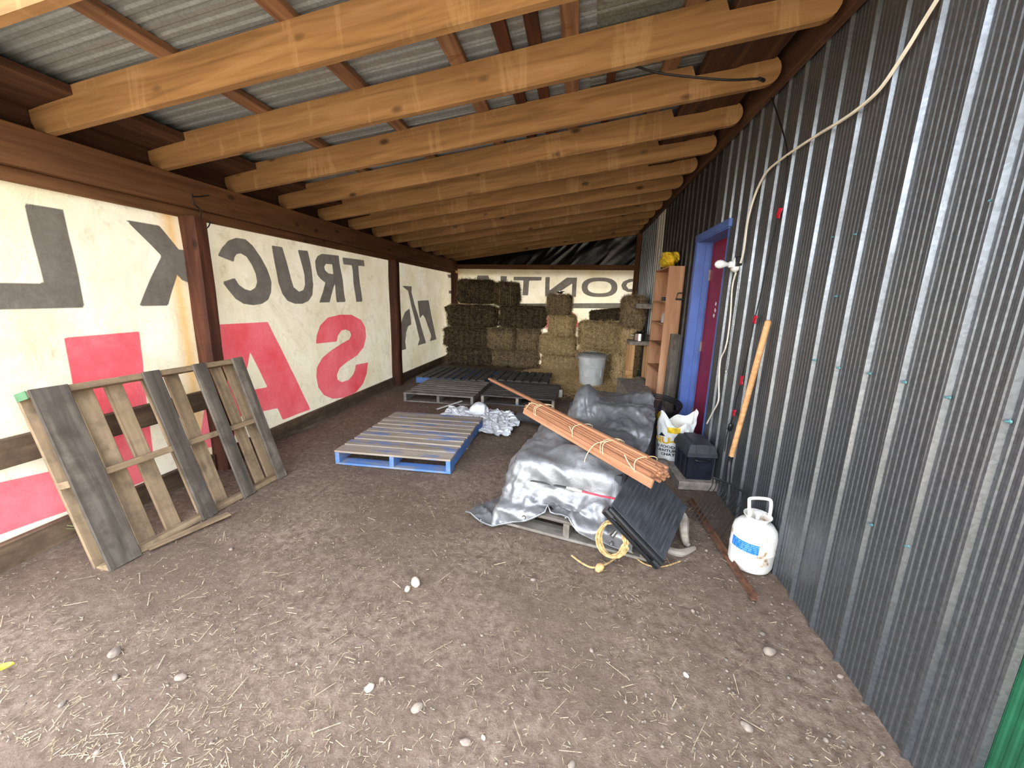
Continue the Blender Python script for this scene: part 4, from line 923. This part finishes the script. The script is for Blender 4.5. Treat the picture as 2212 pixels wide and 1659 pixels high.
# ---- manure fork leaning on the wall
ft = hit((1660, 692), 0, 1.10); fb_ = hit((1580, 985), 0, 1.07); fk = thing('manure_fork', 'wooden handled manure fork leaning on the corrugated wall', 'fork', tuple(G(1545,1120)))
Mi = Matrix.Translation(-Vector(fk.location))
b = MB(); b.tube([ft+(fb_-ft)*t_ for t_ in (0, 0.01, 0.3, 0.7, 1)], [0.012, 0.0175, 0.018, 0.017, 0.017], 12); b.build('handle', M['handle'], fk, Mi)
hb = Vector(hit((1572, 1042), 0, 1.05)); b = MB(); b.tube(catmull([fb_, fb_+(fb_-ft)*0.06, hb], 4), 0.015, 10); b.build('ferrule', M['iron'], fk, Mi)
cr0 = Vector(hit((1563, 1040), 0, 0.98)); cr1 = Vector(hit((1584, 1068), 0, 1.10)); cr0 = hb+Vector((-0.075, 0.06, 0.0)); cr1 = hb+Vector((0.06, -0.15, 0.0))
b = MB(); b.tube([cr0, hb, cr1], 0.008, 8); b.build('crossbar', M['iron'], fk, Mi)
for k_ in range(10):
    s_ = cr0+(cr1-cr0)*k_/9; b = MB(); e_ = s_+Vector((-0.15, -0.10, 0)); pts = [s_, s_+Vector((0.0, 0.0, -0.07)), s_*0.55+e_*0.45+Vector((0,0,-0.14)), Vector((e_.x, e_.y, 0.018))]
    b.tube(catmull(pts, 4), np.linspace(0.0042, 0.0022, 13).tolist(), 6); b.build('tine', M['iron'], fk, Mi)

# ---- feed bag
fbg = thing('feed_bag', 'white and yellow pet food bag slumped open beside the battery box', 'bag', (0.93, 3.66, 0), (0,0,-0.22))
nA, nZ = 180, 90; aa = np.linspace(0, 2*PI, nA, endpoint=False); tz = np.linspace(0, 1, nZ)
def bag_pt(a, t_):
    hx, hy = 0.155-0.02*(1-t_)**2, 0.105; ca, sa = math.cos(a), math.sin(a); r_ = (abs(ca)**3.2+abs(sa)**3.2)**(-1/3.2)
    x = hx*ca*r_; y_ = hy*sa*r_; ztop = 0.43+0.06*math.sin(a*2+0.6)+0.03*math.sin(a*5); z = t_*ztop
    w1 = 0.012*float(vnoise(a*2.2, t_*4, 600))+0.010*float(vnoise(a*5, t_*9+3, 601)); k_ = 1+w1*6*(0.35+0.65*t_); fl_ = 1+0.16*max(0, t_-0.75)/0.25*math.sin(a*3+1)
    return (x*k_*fl_, y_*k_*fl_, z)
P = np.array([[bag_pt(a, t_) for t_ in tz] for a in aa]); me = gridmesh('bag', P, True)
me.materials.append(M['white_plastic']); me.materials.append(M['yellow']); 
for p_ in me.polygons:
    c = p_.center
    if c.z > 0.30 and (math.atan2(c.y, c.x) > 2.2 or math.atan2(c.y, c.x) < -2.75): p_.material_index = 1
    if c.z > 0.305 and -0.06 < c.x < 0.05 and c.y < 0 and c.z < 0.36: p_.material_index = 1
o = link('bag', me, None, fbg); md = o.modifiers.new('thick', 'SOLIDIFY'); md.thickness = 0.003
b = MB(); b.add([bag_pt(a, 0.7) for a in np.linspace(0, 2*PI, 24, endpoint=False)], [tuple(range(24))]); b.build('contents', M['yellow'], fbg, T(0, 0, 0.0) @ Matrix.Diagonal((0.94,0.94,1,1)))
def text_on(txt, size, fn, mat, parent, bold=0.0, name='lettering', shear=0.0):
    cu = bpy.data.curves.new('t', 'FONT'); cu.body = txt; cu.size = size; cu.align_x = 'CENTER'; cu.offset = bold; cu.shear = shear; cu.resolution_u = 4
    tmp = bpy.data.objects.new('t', cu); COL.objects.link(tmp); dg = bpy.context.evaluated_depsgraph_get(); me = bpy.data.meshes.new_from_object(tmp.evaluated_get(dg)); bpy.data.objects.remove(tmp); bpy.data.curves.remove(cu)
    bm = bmesh.new(); bm.from_mesh(me); bmesh.ops.triangulate(bm, faces=bm.faces)
    for _ in range(2):
        es = [e for e in bm.edges if e.calc_length() > 0.012]
        if es: bmesh.ops.subdivide_edges(bm, edges=es, cuts=1)
    bmesh.ops.triangulate(bm, faces=bm.faces)
    for v in bm.verts: v.co = Vector(fn(v.co.x, v.co.y))
    bm.to_mesh(me); bm.free(); me.name = name; me.materials.clear(); return link(name, me, mat, parent)
def bag_face(x0, z0):
    def fn(x, y_):
        a = -PI/2+math.atan2(x0+x, 0.105); p = np.array(bag_pt(a, (z0+y_)/0.43)); q = np.array([math.cos(a), math.sin(a), 0]); p[2] = z0+y_; return tuple(p+q*0.009)
    return fn
k = Mat('gold_print'); M['gold_print'] = k.set(lin((224,176,40)), 0.5)
k = Mat('navy_print'); M['navy_print'] = k.set(lin((24,28,48)), 0.5)
text_on('NU~V', 0.080, bag_face(-0.03, 0.205), M['gold_print'], fbg, 0.0035)
text_on('RE FOOD', 0.032, bag_face(-0.055, 0.165), M['navy_print'], fbg, 0.001)
text_on('URRITURE', 0.032, bag_face(-0.035, 0.130), M['navy_print'], fbg, 0.001)
text_on('CHATS', 0.032, bag_face(-0.02, 0.095), M['navy_print'], fbg, 0.001)
b = MB(); b.add([bag_face(-0.10, 0.27)(0,0), bag_face(-0.05, 0.27)(0,0), bag_face(-0.075, 0.305)(0,0)], [(0,1,2)]); b.build('emblem', M['navy_print'], fbg)

# ---- shelf unit
YS0, YS1 = 4.83, 5.62; su = thing('shelf_unit', 'narrow tall open wooden shelf unit against the dark wall', 'shelf', (1.06, (YS0+YS1)/2, 0))
def sbox(name, c, d, mat=None, par=None):
    b = MB(); b.box((0,0,0), d, ch=0.0015); return b.build(name, mat or M['ply'], par or su, T(c[0], c[1], c[2]))
ym = (YS0+YS1)/2; SH = 1.84; hw = (YS1-YS0)/2
def side(y_):
    b = MB(); b.box((0,0,0), (SH, 0.17, 0.02), ch=0.0015); b.build('side_panel', M['ply'], su, T(0, y_, SH/2, 0, PI/2, 0) @ Matrix.Rotation(PI/2, 4, 'X'))
side(-hw+0.01); side(hw-0.01)
for z in (0.08, 0.62, 0.93, 1.19, 1.45, SH-0.01): b = MB(); b.box((0,0,0), (2*hw-0.04, 0.17, 0.018), ch=0.0015); b.build('shelf_board', M['ply'], su, T(0, 0, z, 0, 0, PI/2))
b = MB(); b.box((0,0,0), (SH, 2*hw, 0.006)); b.build('back_panel', M['ply'], su, T(0.083, 0, SH/2, 0, PI/2, 0))
b = MB(); b.lathe([(0.03,0),(0.045,0.005),(0.045,0.09),(0.035,0.105),(0.035,0.12),(0.03,0.122)], 20); o = b.build('jar', M['galv_light'], None, T(1.02, 4.99, 1.20)); tag(o, 'dull jar with a white label on the open shelf', 'jar')
b = MB(); b.tube([(0,0,0.01),(0.05,0.03,0.02),(0.10,0.05,0.05)], 0.012, 8); b.box((0.0,0.0,0.02), (0.06,0.05,0.04), ch=0.004); o = b.build('hand_tool', M['iron'], None, T(0.99, 4.98, 1.46)); tag(o, 'dark hand tool lying on the upper shelf', 'tool')
# yellow bag on the top
bm = bmesh.new(); bmesh.ops.create_icosphere(bm, subdivisions=4, radius=1)
for v in bm.verts:
    c = v.co.copy(); d = 1+0.35*float(vnoise(c.x*1.8+c.z, c.y*1.8, 620))+0.18*float(vnoise(c.x*5+c.z*4, c.y*5, 621)); v.co = Vector((c.x*0.09*d-0.05, c.y*0.20*d, max(-0.02, c.z*0.085*d+0.05-0.35*c.y*0.06)))
me = bpy.data.meshes.new('plastic_bag'); bm.to_mesh(me); bm.free(); o = link('plastic_bag', me, M['yellow']); o.matrix_world = T(1.07, 5.12, SH+0.03); tag(o, 'crumpled yellow plastic bag on top of the shelf unit', 'bag')
# D-handled tool hanging at the shelf side
dh = thing('hanging_handle', 'black D-shaped handle hanging from a wire at the shelf side', 'handle', tuple(hit((1473, 640), 1, 4.80)))
b = MB(); b.tube([(-0.045,0,0.035),(-0.06,0,-0.03),(0.06,0,-0.035),(0.052,0,0.035),(-0.045,0,0.035)], 0.006, 8); b.box((0,0,-0.033), (0.125,0.02,0.018), ch=0.004); b.build('grip', M['iron'], dh)
b = MB(); p1 = hit((1489, 577), 1, 4.80)-np.array(dh.location); b.tube([(0.03,0,0.035), tuple(p1*0.5), tuple(p1)], 0.003, 6); b.build('wire', M['iron'], dh)
# grey plank leaning on the shelf
a = Vector((1.105, 4.66, 0.0)); e = Vector(hit((1468, 722), 1, 4.76)); b = MB(); L = (e-a).length; b.box((0,0,0), (L, 0.13, 0.035), ch=0.006); o = b.build('grey_plank', M['old_wood'], None, along(a+Vector((-0.03,0,0)), e+Vector((-0.03,0,0)), (0,-1,0))); tag(o, 'weathered grey plank leaning upright against the shelf unit', 'plank')

# ---- bench, pot, tube, bin
bn = thing('bench', 'rough grey board bench with pale wooden legs by the wall', 'bench', (0.98, 6.45, 0))
b = MB(); b.box((0,0,0), (0.36, 0.34, 0.06), ch=0.006); b.build('top', M['concrete'], bn, T(0, 0, 0.82))
for x_, y_ in ((-0.13,-0.14), (0.13,-0.13), (-0.13,0.14), (0.13,0.14)):
    b = MB(); b.box((0,0,0), (0.79, 0.04, 0.085), ch=0.003); b.build('leg', M['lumber'], bn, T(x_, y_, 0.395, 0, PI/2, 0.0))
b = MB(); b.box((0,0,0), (0.10, 0.05, 0.09), ch=0.01); b.build('knot_block', M['lumber'], bn, T(-0.15, -0.155, 0.36))
b = MB(); b.box((0,0,0), (0.28, 0.2, 0.075), ch=0.005); o = b.build('ledge_board', M['concrete'], None, T(1.01, 6.47, 1.375)); tag(o, 'short grey board sticking out from the wall above the pot', 'board')
pt = thing('cooking_pot', 'stainless steel pot with side handles on the grey bench', 'pot', (0.97, 6.40, 0.851))
b = MB(); b.lathe([(0.095,0),(0.10,0.004),(0.10,0.11),(0.104,0.112),(0.098,0.114),(0.096,0.02),(0.02,0.016)], 32); b.build('body', M['steel'], pt)
for s_ in (-1, 1): b = MB(); b.tube([(s_*0.10,-0.03,0.08),(s_*0.135,-0.03,0.085),(s_*0.135,0.03,0.085),(s_*0.10,0.03,0.08)], 0.007, 8); b.build('handle', M['steel'], pt)
b = MB(); b.lathe([(0.09,0.06),(0.08,0.11),(0.05,0.13),(0.02,0.14)], 14); 
for k_ in range(7): b.tube([(0.05*math.cos(k_), 0.05*math.sin(k_), 0.10), (0.07*math.cos(k_*1.3), 0.07*math.sin(k_*1.7), 0.155)], [0.015, 0.005], 6)
b.build('contents', M['dark_pot'], pt)
tb_ = thing('clay_tube', 'grey clay drain tube lying on the straw under the bench', 'tube', (0.99, 5.96, 0.165))
b = MB(); b.lathe([(0.145,0),(0.15,0.02),(0.15,0.34),(0.105,0.34),(0.105,0.0),(0.145,0)], 32); b.build('body', M['concrete'], tb_, T(0, -0.05, 0.0, -PI/2, 0, 0) @ T(0,0,0) )
gb = thing('rubbish_bin', 'grey plastic rubbish bin with lid in front of the straw bales', 'bin', (0.29, 6.92, 0.0))
b = MB(); b.lathe([(0.195,0),(0.20,0.005),(0.207,0.16),(0.213,0.165),(0.213,0.175),(0.208,0.18),(0.222,0.32),(0.228,0.325),(0.228,0.335),(0.223,0.34),(0.236,0.49),(0.243,0.495),(0.243,0.51)], 40); b.build('body', M['trash'], gb)
for k_ in range(4): b = MB(); b.box((0,0,0), (0.012, 0.012, 0.14)); a_ = -2.3+k_*0.5; b.build('rib', M['trash'], gb, T(0.222*math.cos(a_), 0.222*math.sin(a_), 0.245, 0, 0, a_))
b = MB(); b.lathe([(0.25,0.505),(0.252,0.53),(0.235,0.545),(0.20,0.548),(0.19,0.558),(0.08,0.562),(0.0,0.563)], 40); bl_ = b.build('lid', M['trash_dark'], gb)
for s_ in (-1, 1): b = MB(); b.tube([(s_*0.235,-0.05,0.47),(s_*0.265,-0.04,0.46),(s_*0.265,0.04,0.46),(s_*0.235,0.05,0.47)], 0.009, 8); b.build('handle', M['trash_dark'], gb)
b = MB(); b.tube([(-0.06,0,0.563),(-0.05,0,0.585),(0.05,0,0.585),(0.06,0,0.563)], 0.008, 8); b.build('lid_handle', M['trash_dark'], bl_)
b = MB(); b.lathe([(0.03,0),(0.032,0.01),(0.032,0.10),(0.02,0.11)], 14); p = G(1210, 858); o = b.build('cup', M['white_plastic'], None, T(p[0], p[1], 0.005)); tag(o, 'small white container standing at the corner of the dark pallet', 'container')

# ---- bare bulb, cords and tape on the wall
p = hit((1592, 572), 0, XR-0.015); lf = thing('wall_lamp', 'bare light bulb in a white holder on the corrugated wall', 'lamp', tuple(p))
RX = frame((0,0,0), (0,1,0), (0,0,1), (-1,0,0)) @ Matrix.Rotation(-0.25, 4, 'Y')
b = MB(); b.lathe([(0.052,0),(0.055,0.01),(0.045,0.028),(0.024,0.035),(0.022,0.06),(0.02,0.062)], 24); b.build('base', M['white_plastic'], lf, RX)
b = MB(); b.lathe([(0.013,0.06),(0.014,0.075),(0.02,0.095),(0.029,0.118),(0.031,0.135),(0.026,0.155),(0.014,0.167),(0.003,0.17)], 24); b.build('bulb', M['white_plastic'], lf, RX)
b = MB(); b.box((0,0,0), (0.05,0.04,0.07), ch=0.006); b.build('junction_box', M['iron'], lf, T(0.0, -0.05, 0.02))
b = MB(); q = [hit(s_, 0, XR-0.03)-p for s_ in ((1598,575),(1593,640),(1580,720),(1569,800))]
for c_ in catmull(q, 22): b.lathe([(0.001,-0.004),(0.0036,-0.002),(0.0036,0.002),(0.001,0.004)], 6, tuple(c_))
b.lathe([(0.003,-0.02),(0.008,-0.016),(0.008,0.0),(0.003,0.004)], 8, tuple(q[-1])); b.build('pull_chain', M['hinge'], lf)
def cable(name, label, pts, r, mat, x=XR-0.028):
    b = MB(); b.tube(catmull([hit(s_, 0, x) for s_ in pts], 6), r, 6); o = b.build(name, mat); tag(o, label, 'cable'); return o
cable('white_cable', 'flat white cable stapled in a sweep up the corrugated wall', [(2030,-10),(1990,55),(1960,105),(1905,187),(1860,230),(1815,262),(1765,292),(1700,335),(1662,365),(1645,390),(1628,430),(1615,480),(1607,540),(1600,568)], 0.0075, M['white_cord'])
cable('white_flex', 'thin white flex hanging from the bulb holder to the floor', [(1590,588),(1582,620),(1578,680),(1572,730),(1566,755),(1556,780),(1553,830),(1552,865),(1540,890),(1527,915)], 0.006, M['white_cord'], XR-0.04)
cable('black_cable', 'thin black cable taped down the corrugated wall', [(1648,172),(1660,195),(1680,250),(1700,325),(1695,400),(1682,460),(1668,520),(1655,580),(1640,650),(1630,690),(1620,740),(1606,800),(1600,830),(1590,865),(1583,900),(1570,940),(1565,975)], 0.004, M['black_cord'])
b = MB(); a = hitp((1362, 139), (0, 2.9, 0), np.array([0,1.0,0])); pts = [hitp(s_, (0, y_, 0), np.array([0,1.0,0])) for s_, y_ in (((1362,139),2.6),((1420,157),2.62),((1500,167),2.64),((1580,173),2.66),((1640,170),2.7),((1650,174),2.74))]
b.tube(catmull(pts, 5), 0.006, 6); b.tube([pts[-2], pts[-1]], 0.010, 8); o = b.build('roof_cable', M['black_cord']); tag(o, 'black cable hanging below the third rafter towards the wall', 'cable')
for (x, y_, w_, h_, rz_), lb_ in (((1683,460,0.05,0.055,0.3), 'red tape high on the corrugated wall'), ((1631,690,0.045,0.05,0.1), 'red tape beside the top of the fork handle'), ((1602,822,0.045,0.06,-0.3), 'red tape on the wall left of the fork handle'), ((1586,891,0.04,0.045,0.05), 'lowest red tape above the battery box')):
    p = hit((x, y_), 0, XR-0.034); u_ = np.linspace(-0.5, 0.5, 7); Pq = np.array([[(a_*w_, c_*h_, 0.006*math.cos(a_*PI)+0.004*math.sin(a_*9+c_*5)) for c_ in np.linspace(-0.5, 0.5, 6)] for a_ in u_])
    o = link('tape_patch', gridmesh('tape_patch', Pq), M['red_tape']); o.matrix_world = frame(p, (0,1,0), (0,0,1), (-1,0,0)) @ Matrix.Rotation(rz_, 4, 'Z'); md = o.modifiers.new('t', 'SOLIDIFY'); md.thickness = 0.002; tag(o, lb_, 'tape')
p = hit((1575, 930), 0, XR-0.03); b = MB(); b.lathe([(0.01,0),(0.016,0.01),(0.016,0.05),(0.008,0.06)], 10); o = b.build('cord_plug', M['black_plastic'], None, T(p[0], p[1], p[2], 0.3, 0, 0)); tag(o, 'black cord socket hanging on the wall behind the battery box', 'socket')

# ---- wire hook on the beam, leaf and weeds
b = MB(); hp = [hit(s_, 0, -2.84) for s_ in ((452,422),(420,425),(415,418),(418,440),(432,452),(434,470),(430,485),(440,495),(450,490),(455,478))]
b.tube(catmull(hp, 5), 0.004, 6); o = b.build('wire_hook', M['iron']); tag(o, 'bent wire hook hanging on the beam over the near post', 'hook')
lfm = MB(); p = G(6, 1440, 0.02); u_ = np.linspace(-1, 1, 9)
Pq = np.array([[(0.035*a_, 0.018*(1-a_*a_)*c_, 0.008*c_*c_+0.01*a_*a_) for c_ in np.linspace(-1, 1, 5)] for a_ in u_]); o = link('leaf', gridmesh('leaf', Pq), M['yellow']); o.matrix_world = T(p[0], p[1], 0.012, 0.1, 0, 0.5); tag(o, 'yellow fallen leaf at the left edge of the floor', 'leaf')
k = Mat('grass'); M['grass'] = k.set(lin((120,140,80)), 0.7)
wd_ = thing('weed', 'thin green grass weed growing at the left wall foot', 'weed', tuple(G(0, 1195)))
for k_ in range(5):
    b = MB(); o0 = Vector((0.02*k_, 0.03*k_-0.02, 0)); b.tube(catmull([o0, o0+Vector((0.03, 0.04, 0.07+0.01*k_)), o0+Vector((0.10+0.02*k_, 0.12, 0.06)), o0+Vector((0.18, 0.2+0.02*k_, 0.01))], 4), np.linspace(0.003, 0.0008, 13).tolist(), 4); b.build('blade', M['grass'], wd_)
